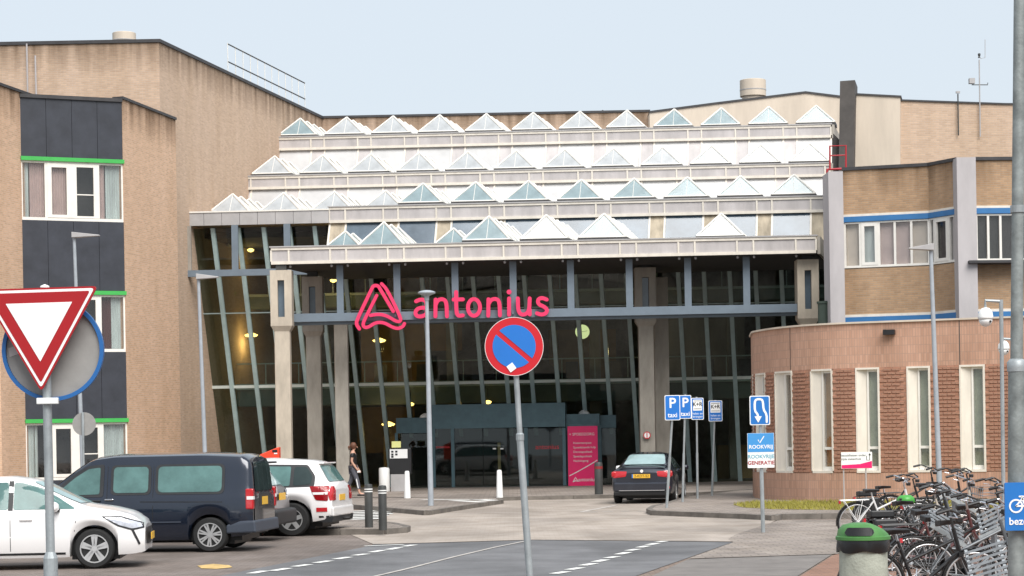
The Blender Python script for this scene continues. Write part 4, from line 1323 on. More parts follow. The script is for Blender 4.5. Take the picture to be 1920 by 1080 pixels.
def cwall(name, s0, s1, z0, z1, t0, t1, m, par, step=0.25, uvs=True):
    n = max(1, int((s1 - s0) / step))
    mb = MB()
    for i in range(n + 1):
        s = s0 + (s1 - s0) * i / n
        for t, z in ((t0, z0), (t1, z0), (t1, z1), (t0, z1)):
            mb.v.append(cpt(s, t, z)[0])
    for i in range(n):
        for k in range(4):
            l = (k + 1) % 4
            mb.f.append((4 * i + k, 4 * i + l, 4 * i + 4 + l, 4 * i + 4 + k))
    mb.f.append((0, 1, 2, 3)); mb.f.append((4 * n + 3, 4 * n + 2, 4 * n + 1, 4 * n))
    o = mb.build(name, m, par, True)
    if uvs:                           # run the courses along the curve
        me = o.data
        off = wloc(par)
        ul = me.uv_layers[0].data
        for p in me.polygons:
            if abs(p.normal.z) > 0.7: continue
            for li in p.loop_indices:
                vi = me.loops[li].vertex_index
                ul[li].uv = (s0 + (s1 - s0) * (vi // 4) / n, (me.vertices[vi].co + off).z)
    return o
wpx = [(1409, 1414), (1419, 1437), (1455, 1487), (1521, 1563), (1606, 1650), (1702, 1746), (1800, 1848), (1905, 1955), (2015, 2066), (2128, 2182), (2248, 2306), (2376, 2436)]
wins = [(s_at(a), s_at(b)) for a, b in wpx]
cwall('upper_band', 0.0, TOT, ZWT, ZR, -0.3, 0.0, M_REDV, rd)
cwall('plinth', 0.0, TOT, 0.0, ZWB, -0.3, 0.012, M_REDV, rd)
cwall('coping', 0.0, TOT, ZR + .003, ZR + 0.05, -0.34, 0.05, M_PLAST, rd)
cwall('interior_wall', 0.5, TOT, 0.05, ZR - 0.2, -1.3, -1.2, M_INT, rd)
rf = MB(); rf.add([cpt(TOT * i / 30, -0.25, ZR - 0.05)[0] for i in range(31)] + [Vector((24, 63, ZR - 0.05))], [tuple(range(32))]); rf.build('roof', M_COPE, rd, True)
edges = [0.0]
for a, b in wins: edges += [a, b]
edges.append(TOT)
piers = [(edges[i], edges[i + 1]) for i in range(0, len(edges), 2) if edges[i + 1] - edges[i] > 0.06]
brick = MB().box((0, 0, 0), (0.2, 0.06, 0.055)).mesh('brick', M_RED)
cand = []
for s0, s1 in piers:
    cwall('pier', s0, s1, ZWB, ZWT, -0.3, -0.002, M_RED, rd, 0.2)
    rown = int((ZWT - ZWB) / 0.098)
    for j in range(rown):
        z = ZWB + 0.049 + j * 0.098
        s = s0 + 0.1 + (0.11 if j % 2 else 0.0)
        while s < s1 - 0.09:
            p, tg, n = cpt(s, -0.008, z)
            cand.append((p, math.atan2(tg.y, tg.x), p.x < 13.0 and s > 3.0))
            s += 0.222
# 300 nearest visible bricks singly, the rest joined
cand.sort(key=lambda c: (not c[2], -c[0].x))
hiddenset = cand[300:]
for p, a, v in cand[:300]:
    inst(brick, 'brick', rd, p - wloc(rd), (0, 0, a))
rest = MB()
for p, a, v in hiddenset:
    rest.box(p, (0.2, 0.06, 0.055), Vector((math.cos(a), math.sin(a), 0)), Vector((-math.sin(a), math.cos(a), 0)))
ro = rest.build('brickwork', M_RED, rd, True); tag(ro, kind='stuff')
blinds = [M_SAGE, M_SAGE, M_OCHRE, M_OCHRE, M_SAGE, M_SAGE, M_SAGE, M_OCHRE, M_SAGE]
for i, (a, b) in enumerate(wins):
    wd_ = b - a
    if wd_ < 0.12: continue
    A = lambda k, t, z: cpt(a + wd_ * k, t, z)[0]
    fr = MB()
    def fbx(k0, k1, z0, z1, t0, t1):
        fr.prism([A(k0, t0, z0), A(k1, t0, z0), A(k1, t0, z1), A(k0, t0, z1)], cpt(a + wd_ * (k0 + k1) / 2)[2] * (t1 - t0))
    e = 0.05 / wd_
    fbx(0, 1, ZWB, ZWB + 0.06, -0.3, 0.03); fbx(0, 1, ZWT - 0.05, ZWT, -0.3, 0.03)
    fbx(0, e * .8, ZWB + .06, ZWT - .05, -0.3, 0.028); fbx(1 - e, 1, ZWB + .06, ZWT - .05, -0.3, 0.028)
    w = fr.build('window', M_CREAM, rd, True)
    # splayed cream cheek on the left
    ch = MB()
    ch.prism([A(e * .8, 0.0, ZWB + .06), A(0.44, -0.1, ZWB + .06), A(0.44, -0.1, ZWT - .05), A(e * .8, 0.0, ZWT - .05)], cpt(a)[2] * -0.04)
    ch.build('splayed_cheek', M_CREAM, w, True)
    fr = MB()
    zt = ZWB + 0.62
    fbx(0.45, 0.52, ZWB + .061, ZWT - .051, -0.2, -0.07); fbx(0.88, 1 - e, ZWB + .061, ZWT - .051, -0.2, -0.07)
    fbx(0.52, 0.88, zt, zt + 0.07, -0.2, -0.075); fbx(0.52, 0.88, ZWB + .061, ZWB + 0.17, -0.2, -0.075); fbx(0.52, 0.88, ZWT - 0.11, ZWT - .051, -0.2, -0.075)
    fr.build('casement', M_WFRAME, w, True)
    pn = MB(); pn.prism([A(0.52, -0.12, ZWB + .17), A(0.88, -0.12, ZWB + .17), A(0.88, -0.12, ZWT - .11), A(0.52, -0.12, ZWT - .11)], cpt(a)[2] * -0.01)
    pn.build('pane', M_WGLASS, w, True)
    pn = MB(); pn.prism([A(0.4, -0.2, ZWB + .1), A(0.84, -0.2, ZWB + .1), A(0.84, -0.2, ZWT - .05), A(0.4, -0.2, ZWT - .05)], cpt(a)[2] * -0.01)
    pn.build('blind', blinds[i % 9], w, True)
# black floodlight and expansion joints
p, tg, n = cpt(s_at(1672), 0.1, W(1672, 624, 56).z)
flo = thing('wall_floodlight', p, 'small black floodlight on the round brick wall near its top', 'lamp')
MB().box((0, 0, 0), (0.3, 0.16, 0.13), tg, n).build('housing', M_BLACK, flo)
MB().box(n * -0.05 + tg * -0.12 + Vector((0, 0, 0.05)), (0.06, 0.14, 0.05), tg, n).build('bracket', M_DKGREY, flo)
for px in (1484, 1802):
    s = s_at(px); cwall('joint', s - .01, s + .01, ZWT + .01, ZR - .01, 0.001, 0.005, M_DKGREY, rd, uvs=False)
cc = thing('wall_socket_box', cpt(s_at(1838), 0.04, 0.42)[0], 'tiny black box low on the round brick wall right of the bicycles', 'box')
MB().box((0, 0, 0), (0.1, 0.06, 0.08), tg, n).build('box', M_BLACK, cc)

# ================================================================== VEHICLES
def interp(tab, x, k):
    if x <= tab[0][0]: return tab[0][k]
    for a, b in zip(tab, tab[1:]):
        if x <= b[0]:
            f = (x - a[0]) / (b[0] - a[0])
            return a[k] + (b[k] - a[k]) * f
    return tab[-1][k]
def sm(tab, x, k, e=0.07):
    return (interp(tab, x - e, k) + 2 * interp(tab, x, k) + interp(tab, x + e, k)) / 4
def fan_patch(bvh, poly, axis, m, name, par, off=0.006, sub=4, mirror=False, thick=None):
    """a skin patch: polygon in side (x,z), rear/front (y,z) or top (x,y) view laid on the body"""
    out = []
    for sg_ in ((1, -1) if mirror else (1,)):
        bm = bmesh.new()
        vs_ = [bm.verts.new((p[0], 0, p[1])) for p in poly]
        bm.faces.new(vs_)
        bmesh.ops.triangulate(bm, faces=bm.faces[:])
        for _ in range(sub): bmesh.ops.subdivide_edges(bm, edges=bm.edges[:], cuts=1, use_grid_fill=True)
        ok = True
        dead = []
        for v in bm.verts:
            a, b = v.co.x, v.co.z
            if axis == 'side': o, d_ = Vector((a, 3 * sg_, b)), Vector((0, -sg_, 0))
            elif axis == 'rear': o, d_ = Vector((-5, a * sg_, b)), Vector((1, 0, 0))
            elif axis == 'front': o, d_ = Vector((5, a * sg_, b)), Vector((-1, 0, 0))
            loc, nn, _, _ = bvh.ray_cast(o, d_)
            if loc is None: dead.append(v); continue
            if nn.dot(d_) > 0: nn = -nn
            v.co = loc + nn * off
        if dead: bmesh.ops.delete(bm, geom=dead, context='VERTS')
        bmesh.ops.recalc_face_normals(bm, faces=bm.faces[:])
        me = bpy.data.meshes.new(name)
        bm.to_mesh(me)
        bm.free()
        for p in me.polygons: p.use_smooth = True
        me.materials.append(m)
        o = bpy.data.objects.new(name, me); COL.objects.link(o); o.parent = par
        out.append(o)
    return out
def rpoly(pts, r=0.05, n=3):
    """round the corners of a polygon"""
    out = []
    m = len(pts)
    for i in range(m):
        p, a, b = Vector(pts[i]), Vector(pts[i - 1]), Vector(pts[(i + 1) % m])
        ra = min(r, (a - p).length * .45); rb_ = min(r, (b - p).length * .45)
        p0, p1 = p + (a - p).normalized() * ra, p + (b - p).normalized() * rb_
        for k in range(n + 1):
            t = k / n
            q = p0 * (1 - t) ** 2 + p * 2 * t * (1 - t) + p1 * t * t
            out.append((q.x, q.y))
    return out
def car_body(par, tab, axles, wr, paint, crown=0.03, arch=None):
    ar = arch or wr * 1.17
    L0_, L1_ = tab[0][0], tab[-1][0]
    xs = [L0_ + (L1_ - L0_) * i / 90 for i in range(91)]
    for ax in axles:
        xs += [ax - ar + 0.001, ax + ar - 0.001, ax - ar - 0.012, ax + ar + 0.012, ax - ar * .97, ax + ar * .97]
    xs = sorted(set(round(x, 4) for x in xs if L0_ <= x <= L1_))
    secs = []
    for x in xs:
        zt, wt, zbe, wb, zb_ = (sm(tab, x, k) if 0.12 < x - L0_ and x < L1_ - 0.1 else interp(tab, x, k) for k in (1, 2, 3, 4, 5))
        for ax in axles:
            if abs(x - ax) < ar:
                zb_ = max(zb_, wr + math.sqrt(ar * ar - (x - ax) ** 2))
        zbe = min(zbe, zt - 0.1)
        zl = min(zb_ + 0.1, zb_ + 0.3 * (zbe - zb_))
        g = (zt - zbe)
        s_ = [(0, zb_ + .02), (wb - .25, zb_), (wb - .06, zb_), (wb - .015, zl), (wb + .002, zb_ + (zbe - zb_) * .45), (wb, zb_ + (zbe - zb_) * .62), (wb - .012, zbe - min(.05, .2 * (zbe - zb_))), (wb - .035, zbe),
              (wb - .045 + (wt - wb + .045) * .33, zbe + g * .3), (wb - .045 + (wt - wb + .045) * .72, zbe + g * .65), (wt, zt - .28 * min(g, .3)), (wt - .03, zt - .11 * min(g, .3)), (wt - .09, zt - 0.012), (wt * .5, zt + crown * .75), (0, zt + crown)]
        secs.append([(y, z) for y, z in s_])
    mb = MB()
    n = len(secs[0])
    full = []
    for x, s_ in zip(xs, secs):
        ring = [(x, y, z) for y, z in s_] + [(x, -y, z) for y, z in s_[-2:0:-1]]
        full.append(ring)
    m = len(full[0])
    for r_ in full: mb.v += [Vector(p) for p in r_]
    for i in range(len(full) - 1):
        for k in range(m):
            l = (k + 1) % m
            mb.f.append((i * m + k, i * m + l, (i + 1) * m + l, (i + 1) * m + k))
    mb.f.append(tuple(range(m)))
    mb.f.append(tuple((len(full) - 1) * m + k for k in range(m - 1, -1, -1)))
    o = mb.build('body', paint, par, auto=38)
    for p in o.data.polygons:
        if len(p.vertices) > 4: p.use_smooth = False
    bm = bmesh.new(); bm.from_mesh(o.data)
    bvh = BVHTree.FromBMesh(bm)
    bm.free()
    # dark floor and inner arches
    fl_ = MB().box(((L0_ + L1_) / 2, 0, 0.33), (L1_ - L0_ - 0.5, interp(tab, 0, 4) * 2 - 0.5, 0.24)); fl_.build('underbody', M_BLACK, par)
    for ax in axles:
        MB().box((ax, 0, wr + .06), (ar * 2.02, interp(tab, ax, 4) * 2 - .56, wr * 1.5)).build('wheel_well', M_BLACK, par)
    return bvh
def wheel(par, x, y, wr, rim, style, rimm=M_RIM):
    s_ = 1 if y > 0 else -1
    t = MB()
    w = 0.2
    t.lathe([(rim - .02, -w / 2 + .03), (rim, -w / 2), (wr - .03, -w / 2), (wr - .005, -w / 2 + .03), (wr, 0), (wr - .005, w / 2 - .03), (wr - .03, w / 2), (rim, w / 2), (rim - .02, w / 2 - .03)], (0, 0, 0), 'y', 28)
    wo_ = bpy.data.objects.new('wheel', None); COL.objects.link(wo_); wo_.parent = par; wo_.location = (x, y - s_ * 0.1, wr)
    t.build('tyre', M_TYRE, wo_, auto=50)
    d_ = MB(); d_.lathe([(rim - .004, 0.0), (rim - .004, s_ * .055), (rim * .3, s_ * .04), (0.0, s_ * .04)], (0, 0, 0), 'y', 24); d_.build('rim_well', M_RIMD, wo_)
    sp = MB()
    yy = s_ * .085
    disc(sp, 0, 0, rim, yy - s_ * .03, yy + s_ * .012, 28, rim * 0.91)
    disc(sp, 0, 0, rim * .2, yy - s_ * .03, yy + s_ * .006, 16)
    ns, ww, tw = {'five_double': (5, .05, 1), 'seven_double': (7, .03, 1), 'five': (5, .09, 0), 'ten': (10, .035, 0)}[style]
    for i in range(ns):
        a = 2 * math.pi * i / ns + .3
        for o_ in ((-.07, .07) if tw else (0,)):
            a0, a1 = a + o_ * 2.2, a + o_ * 1.9
            p0 = Vector((math.cos(a0), 0, math.sin(a0))) * rim * .16 + Vector((0, yy - s_ * .01, 0))
            p1 = Vector((math.cos(a1), 0, math.sin(a1))) * rim * .95 + Vector((0, yy - s_ * .01, 0))
            sp.bar(p0, p1, .03, ww, Vector((0, 0, 1)).cross(Vector((0, 1, 0))) if False else (p1 - p0).cross(Vector((0, 1, 0))))
    sp.build('rim', rimm, wo_)
    return wo_
def wheels(par, axles, hw, wr, rim, style, rimm=M_RIM):
    for x in axles:
        for s_ in (1, -1): wheel(par, x, s_ * (hw - 0.02), wr, rim, style, rimm)
def boxpart(par, name, c, s_, m, bevel=0.0):
    return MB().box(c, s_).build(name, m, par, bevel=bevel)
def place(px, py, rz, local):
    """thing origin such that the local ground point sits at the pixel"""
    g = G(px, py)
    c, s_ = math.cos(rz), math.sin(rz)
    return Vector((g.x - (local[0] * c - local[1] * s_), g.y - (local[0] * s_ + local[1] * c), 0.005))

# ---- white hatchback (front half in view), nose to the right
rz = R(5)
AX = (1.22, -1.32); HW = 0.87
hatch = thing('white_hatchback', place(178, 1067, rz, (1.22, -0.80)), 'white compact hatchback at the left edge with its nose to the right', 'car', 'cars parked on the left', rz)
T = [(-2.02, .92, .58, .8, .70, .42), (-1.96, 1.04, .6, .88, .80, .34), (-1.65, 1.32, .58, .93, .85, .26), (-.9, 1.42, .60, .93, .865, .2), (-.1, 1.44, .61, .92, .87, .19), (.3, 1.38, .60, .92, .87, .19), (.75, 1.15, .63, .91, .87, .19), (1.08, .985, .68, .90, .87, .2), (1.5, .92, .71, .84, .86, .21), (1.8, .84, .70, .76, .83, .22), (1.95, .73, .66, .66, .76, .24), (2.02, .60, .58, .52, .68, .27), (2.04, .5, .5, .44, .6, .3)]
bv = car_body(hatch, T, AX, 0.315, M_CWHITE)
wheels(hatch, AX, HW, 0.315, 0.225, 'five_double')
fan_patch(bv, rpoly([(-.02, .94), (.94, .94), (.42, 1.27), (.1, 1.36), (-.02, 1.37)], .04), 'side', M_CGLASS, 'side_window', hatch, mirror=True)
fan_patch(bv, rpoly([(-.1, .94), (-.1, 1.37), (-.8, 1.36), (-1.35, 1.2), (-1.3, .96)], .04), 'side', M_CGLASS, 'side_window', hatch, mirror=True)
fan_patch(bv, [(-.1, .93), (-.025, .93), (-.025, 1.39), (-.1, 1.39)], 'side', M_TRIM, 'door_pillar', hatch, .004, 1, True)
fan_patch(bv, rpoly([(-.62, 1.02), (.62, 1.02), (.54, 1.37), (-.54, 1.37)], .06), 'front', M_CGLASSL, 'windscreen', hatch, .012, 4)
fan_patch(bv, rpoly([(1.38, .80), (1.62, .79), (1.93, .70), (1.96, .64), (1.8, .62), (1.6, .68)], .02), 'side', M_HEADL, 'headlight', hatch, .012, 3, True)
fan_patch(bv, rpoly([(1.33, .82), (1.64, .81), (1.96, .71), (1.985, .62), (1.8, .59), (1.58, .66)], .02), 'side', M_TRIM, 'headlight_surround', hatch, .006, 3, True)
fan_patch(bv, rpoly([(1.78, .62), (1.82, .62), (1.93, .38), (1.9, .36)], .01), 'side', M_TRIM, 'light_blade', hatch, .008, 1, True)
fan_patch(bv, rpoly([(-.5, .62), (.5, .62), (.42, .36), (-.42, .36)], .04), 'front', M_TRIM, 'grille', hatch, .012, 4)
boxpart(hatch, 'number_plate', (2.06, 0, .48), (.015, .5, .11), M_PLATE)
fan_patch(bv, [(-.95, .235), (.78, .235), (.78, .27), (-.95, .27)], 'side', M_TRIM, 'sill_trim', hatch, .004, 2, True)
fan_patch(bv, [(.86, .3), (.87, .3), (.97, .88), (.96, .88)], 'side', M_RIMD, 'door_seam', hatch, .003, 2, True)
fan_patch(bv, [(-.07, .3), (-.06, .3), (-.06, .92), (-.07, .92)], 'side', M_RIMD, 'door_seam', hatch, .003, 2, True)
for s_ in (1, -1):
    mr = MB(); mr.lathe([(0.0, -.1), (.06, -.09), (.085, 0), (.07, .08), (0.0, .1)], (.62, s_ * .95, .98), 'y', 12); mr.build('mirror', M_CWHITE, hatch, smooth=True)
    boxpart(hatch, 'mirror_base', (.64, s_ * .86, .93), (.12, .1, .04), M_TRIM)
    boxpart(hatch, 'door_handle', (.18, s_ * .875, .79), (.2, .035, .03), M_CWHITE, .01)

# ---- navy van, tail to the right
rzv = R(180 - 7)
AXV = (-1.46, 1.36); HWV = 0.895
van = thing('navy_van', place(395, 1036, rzv, (-1.46, .83)), 'dark navy passenger van with long side windows parked behind the white hatchback', 'van', 'cars parked on the left', rzv)
T = [(-2.24, 1.05, .72, .95, .82, .38), (-2.21, 1.55, .70, 1.04, .86, .36), (-2.15, 1.72, .71, 1.05, .885, .33), (-2.05, 1.79, .72, 1.05, .895, .30), (-1.3, 1.83, .73, 1.05, .895, .24), (.3, 1.82, .72, 1.03, .895, .22), (.72, 1.77, .69, 1.02, .895, .22), (1.05, 1.56, .67, 1.0, .89, .22), (1.55, 1.18, .70, 1.0, .885, .22), (1.9, 1.05, .74, .94, .87, .24), (2.12, .93, .74, .83, .84, .26), (2.2, .75, .65, .66, .75, .3), (2.23, .6, .55, .5, .65, .34)]
bv = car_body(van, T, AXV, 0.325, M_CNAVY)
wheels(van, AXV, HWV, 0.325, 0.225, 'seven_double')
fan_patch(bv, rpoly([(-1.68, 1.12), (-.52, 1.12), (-.52, 1.6), (-1.68, 1.6)], .09, 4), 'side', M_CGLASS, 'side_window', van, .012, 4, True)
fan_patch(bv, rpoly([(-1.73, 1.08), (-.47, 1.08), (-.47, 1.64), (-1.73, 1.64)], .11, 4), 'side', M_TRIM, 'window_surround', van, .006, 4, True)
fan_patch(bv, rpoly([(-.34, 1.12), (.30, 1.12), (.30, 1.6), (-.34, 1.6)], .08, 4), 'side', M_CGLASS, 'side_window', van, .012, 4, True)
fan_patch(bv, rpoly([(-.39, 1.08), (.35, 1.08), (.35, 1.64), (-.39, 1.64)], .1, 4), 'side', M_TRIM, 'window_surround', van, .006, 4, True)
fan_patch(bv, rpoly([(.55, 1.1), (1.42, 1.08), (1.02, 1.42), (.78, 1.57), (.55, 1.6)], .04), 'side', M_CGLASS, 'side_window', van, .012, 4, True)
fan_patch(bv, rpoly([(.48, 1.05), (1.6, 1.04), (1.05, 1.49), (.8, 1.63), (.48, 1.66)], .05), 'side', M_TRIM, 'window_surround', van, .006, 4, True)
fan_patch(bv, rpoly([(-.66, 1.12), (.66, 1.12), (.58, 1.66), (-.58, 1.66)], .08), 'rear', M_CGLASSD, 'rear_window', van, .012, 4)
fan_patch(bv, rpoly([(-.74, .58), (.74, .58), (.74, 1.1), (-.74, 1.1)], .04), 'rear', M_CNAVY, 'tailgate', van, .012, 2)
fan_patch(bv, rpoly([(-.62, 1.2), (.62, 1.2), (.58, 1.72), (-.58, 1.72)], .08), 'front', M_CGLASS, 'windscreen', van, .012, 4)
for s_ in (1, -1):
    MB().box((-2.19, s_ * .83, .98), (.14, .13, .38)).build('tail_light', M_TAIL, van, bevel=.02)
    MB().box((-2.205, s_ * .84, 1.0), (.12, .115, .06)).build('reversing_lens', M_LENSW, van)
    boxpart(van, 'door_handle', (.36, s_ * .9, 1.0), (.16, .03, .03), M_CHROME, .01)
    boxpart(van, 'door_handle', (.6, s_ * .9, .98), (.16, .03, .03), M_TRIM, .01)
    MB().lathe([(0.0, -.11), (.08, -.1), (.11, 0), (.09, .1), (0.0, .12)], (1.32, s_ * .99, 1.12), 'y', 12).build('mirror', M_TRIM, van, smooth=True)
    fan_patch(bv, [(-.95, .56), (.95, .56), (.95, .585), (-.95, .585)], 'side', M_BUMP, 'rubbing_strip', van, .012, 2) if s_ == 1 else None
    fan_patch(bv, [(-1.7, .925), (-.2, .945), (-.2, .96), (-1.7, .94)], 'side', M_BLACK, 'door_rail', van, .004, 2) if s_ == 1 else None
    fan_patch(bv, [(.41, .3), (.42, .3), (.42, 1.75), (.41, 1.75)], 'side', M_BLACK, 'door_seam', van, .003, 3) if s_ == 1 else None
    fan_patch(bv, [(-.435, .3), (-.425, .3), (-.425, 1.78), (-.435, 1.78)], 'side', M_BLACK, 'door_seam', van, .003, 3) if s_ == 1 else None
MB().prism([Vector((-2.32, -.84, .36)), Vector((-2.3, -.84, .58)), Vector((-2.0, -.9, .58)), Vector((-1.76, -.905, .5)), Vector((-1.76, -.905, .34))], (0, 1.79, 0)).build('bumper', M_BUMP, van, bevel=.03)
boxpart(van, 'number_plate', (-2.255, .0, .93), (.02, .4, .15), M_PLATE)
boxpart(van, 'plate_recess', (-2.245, 0, .95), (.02, .8, .24), M_TRIM)
bd = text('TAXI', .01, M_CHROME, van, (-2.26, .35, 1.09)) if False else boxpart(van, 'badge', (-2.25, .5, 1.06), (.01, .14, .025), M_CHROME)

van.scale = (1, 1, .955)
# ---- bronze grey hatchback between van and SUV
rzg = R(180 - 8)
AXG = (-1.28, 1.28)
grey = thing('grey_hatchback', place(436, 1017, rzg, (-1.28, .75)), 'bronze grey hatchback with black bumper, mostly hidden between navy van and white SUV', 'car', 'cars parked on the left', rzg)
T = [(-2.06, .85, .66, .75, .74, .42), (-2.02, 1.0, .68, .92, .82, .36), (-1.9, 1.12, .66, .96, .86, .3), (-1.62, 1.46, .60, .98, .875, .24), (-1.35, 1.54, .62, .98, .88, .24), (-.4, 1.58, .63, .97, .885, .22), (.3, 1.54, .62, .96, .885, .22), (.75, 1.3, .64, .95, .88, .22), (1.1, 1.06, .68, .94, .88, .22), (1.6, .96, .72, .86, .86, .24), (1.9, .82, .7, .72, .8, .26), (2.04, .6, .55, .5, .65, .32)]
bv = car_body(grey, T, AXG, 0.31, M_CGREY)
wheels(grey, AXG, 0.88, 0.31, 0.21, 'ten', M_RIM)
fan_patch(bv, rpoly([(-.58, 1.08), (.58, 1.08), (.5, 1.45), (-.5, 1.45)], .06), 'rear', M_CGLASSL, 'rear_window', grey, .012, 4)
fan_patch(bv, rpoly([(-1.5, 1.02), (-.3, 1.02), (-.3, 1.45), (-1.3, 1.42)], .05), 'side', M_CGLASS, 'side_window', grey, .012, 4, True)
fan_patch(bv, rpoly([(-.2, 1.02), (.85, 1.0), (.35, 1.4), (-.2, 1.47)], .05), 'side', M_CGLASS, 'side_window', grey, .012, 4, True)
for s_ in (1, -1):
    fan_patch(bv, rpoly([(s_ * .45, .98), (s_ * .80, 1.02), (s_ * .82, .86), (s_ * .5, .88)], .03), 'rear', M_HEADL, 'tail_light', grey, .012, 2)
MB().prism([Vector((-2.17, -.72, .3)), Vector((-2.17, -.72, .58)), Vector((-2.05, -.85, .62)), Vector((-1.62, -.89, .6)), Vector((-1.62, -.89, .3))], (0, 0, 0.0001)) if False else None
MB().prism([Vector((-2.2, -.78, .32)), Vector((-2.2, -.78, .6)), Vector((-1.95, -.84, .64)), Vector((-1.68, -.885, .6)), Vector((-1.68, -.885, .32))], (0, 1.6, 0)).build('bumper', M_TRIM, grey, bevel=.04)
boxpart(grey, 'number_plate', (-2.1, 0, .86), (.02, .45, .14), M_PLATE)
MB().box((-1.72, 0, 1.53), (.3, 1.05, .04)).build('roof_spoiler', M_TRIM, grey, bevel=.015)

# ---- white SUV
rzs = R(180 - 10)
AXS = (-1.42, 1.34)
suv = thing('white_suv', place(549, 1006, rzs, (-1.42, .82)), 'boxy white SUV with red tail lights and tow hook beside the dark bollards', 'car', 'cars parked on the left', rzs)
T = [(-2.26, .98, .74, .86, .82, .46), (-2.22, 1.1, .74, .98, .87, .40), (-2.12, 1.2, .72, 1.02, .90, .36), (-1.93, 1.56, .64, 1.04, .91, .32), (-1.7, 1.62, .66, 1.04, .915, .3), (-.8, 1.68, .68, 1.03, .92, .28), (.2, 1.66, .67, 1.02, .92, .28), (.6, 1.56, .67, 1.01, .92, .28), (1.1, 1.16, .7, 1.0, .91, .28), (1.8, 1.04, .76, .95, .89, .3), (2.12, .93, .74, .82, .85, .34), (2.24, .7, .62, .6, .72, .4)]
bv = car_body(suv, T, AXS, 0.365, M_CWHITE)
wheels(suv, AXS, 0.92, 0.365, 0.235, 'five')
fan_patch(bv, rpoly([(-1.82, 1.12), (-1.45, 1.09), (-1.45, 1.5), (-1.7, 1.5), (-1.84, 1.3)], .05), 'side', M_CGLASSD, 'side_window', suv, .012, 4, True)
fan_patch(bv, rpoly([(-1.38, 1.09), (-.3, 1.08), (-.3, 1.53), (-1.38, 1.51)], .04), 'side', M_CGLASS, 'side_window', suv, .012, 4, True)
fan_patch(bv, rpoly([(-.22, 1.08), (.85, 1.06), (.4, 1.45), (-.22, 1.54)], .04), 'side', M_CGLASS, 'side_window', suv, .012, 4, True)
fan_patch(bv, rpoly([(-1.9, 1.07), (1.0, 1.02), (.42, 1.5), (-.22, 1.58), (-1.72, 1.545), (-1.9, 1.3)], .05), 'side', M_TRIM, 'window_surround', suv, .006, 4, True)
fan_patch(bv, rpoly([(-.62, 1.17), (.62, 1.17), (.54, 1.52), (-.54, 1.52)], .06), 'rear', M_CGLASS, 'rear_window', suv, .012, 4)
fan_patch(bv, rpoly([(-1.5, .40), (-2.2, .40), (-2.2, .44), (-1.5, .44)], .01), 'side', M_TRIM, 'sill_trim', suv, .006, 2, True)
for s_ in (1, -1):
    o_ = fan_patch(bv, rpoly([(-2.19, .76), (-2.19, 1.08), (-1.8, 1.08), (-1.94, .78)], .03), 'side', M_TAIL, 'tail_light', suv, .01, 2)[0] if s_ == 1 else fan_patch(bv, rpoly([(-2.19, .76), (-2.19, 1.08), (-1.8, 1.08), (-1.94, .78)], .03), 'side', M_TAIL, 'tail_light', suv, .01, 2, True)[1]
    fan_patch(bv, rpoly([(s_ * .55, .77), (s_ * .87, .77), (s_ * .87, 1.07), (s_ * .55, 1.07)], .03), 'rear', M_TAIL, 'tail_lens', suv, .012, 2)
fan_patch(bv, [(-2.18, .9), (-1.89, .9), (-1.87, .95), (-2.18, .95)], 'side', M_LENSW, 'indicator_lens', suv, .014, 1, True)
fan_patch(bv, [(-2.17, .53), (-1.95, .53), (-1.95, .62), (-2.17, .62)], 'side', M_TAIL, 'reflector', suv, .012, 1, True)
boxpart(suv, 'number_plate', (-2.26, 0, .82), (.02, .45, .13), M_PLATE)
MB().prism([Vector((-2.3, -.8, .42)), Vector((-2.3, -.8, .62)), Vector((-2.15, -.86, .66)), Vector((-2.15, -.86, .42))], (0, 1.66, 0)).build('bumper', M_CWHITE, suv, bevel=.03)
MB().prism([Vector((-2.27, -.8, .30)), Vector((-2.29, -.8, .418)), Vector((-1.8, -.86, .418)), Vector((-1.8, -.86, .30))], (0, 1.66, 0)).build('bumper_skirt', M_TRIM, suv)
MB().tube([(-2.2, 0, .36), (-2.42, 0, .36), (-2.46, 0, .4), (-2.46, 0, .46)], .025, 8).build('tow_hook', M_BLACK, suv)
MB().box((-1.9, 0, 1.575), (.22, 1.0, .03)).build('roof_spoiler', M_CWHITE, suv, bevel=.012)

suv.scale = (1, 1, .94)
# ---- dark sedan seen from behind
rzb = math.atan2(.985, .17)
AXB = (-1.40, 1.41)
sed = thing('dark_sedan', place(1160, 944, rzb, (-1.40, .78)), 'dark blue sedan seen from behind, waiting at the hospital entrance', 'car', None, rzb)
T = [(-2.31, .86, .68, .76, .74, .36), (-2.28, .97, .70, .86, .82, .33), (-2.2, 1.02, .72, .92, .86, .3), (-1.65, 1.08, .68, .95, .89, .24), (-1.25, 1.24, .60, .95, .90, .22), (-.85, 1.37, .58, .94, .905, .2), (-.2, 1.43, .59, .93, .905, .19), (.25, 1.41, .59, .93, .905, .19), (.6, 1.27, .61, .92, .9, .19), (1.05, 1.05, .66, .92, .9, .2), (1.6, .96, .74, .86, .89, .2), (2.0, .86, .74, .74, .86, .22), (2.24, .7, .66, .6, .76, .25), (2.31, .5, .5, .4, .6, .3)]
bv = car_body(sed, T, AXB, 0.32, M_CBLACK)
wheels(sed, AXB, 0.905, 0.32, 0.225, 'ten')
fan_patch(bv, rpoly([(-.60, 1.1), (.60, 1.1), (.5, 1.38), (-.5, 1.38)], .06), 'rear', M_CGLASSL, 'rear_window', sed, .012, 4)
fan_patch(bv, rpoly([(-1.3, .99), (-.12, .97), (-.12, 1.34), (-.75, 1.3)], .05), 'side', M_CGLASSD, 'side_window', sed, .012, 4, True)
fan_patch(bv, rpoly([(-.04, .97), (.85, .95), (.4, 1.27), (-.04, 1.35)], .05), 'side', M_CGLASSD, 'side_window', sed, .012, 4, True)
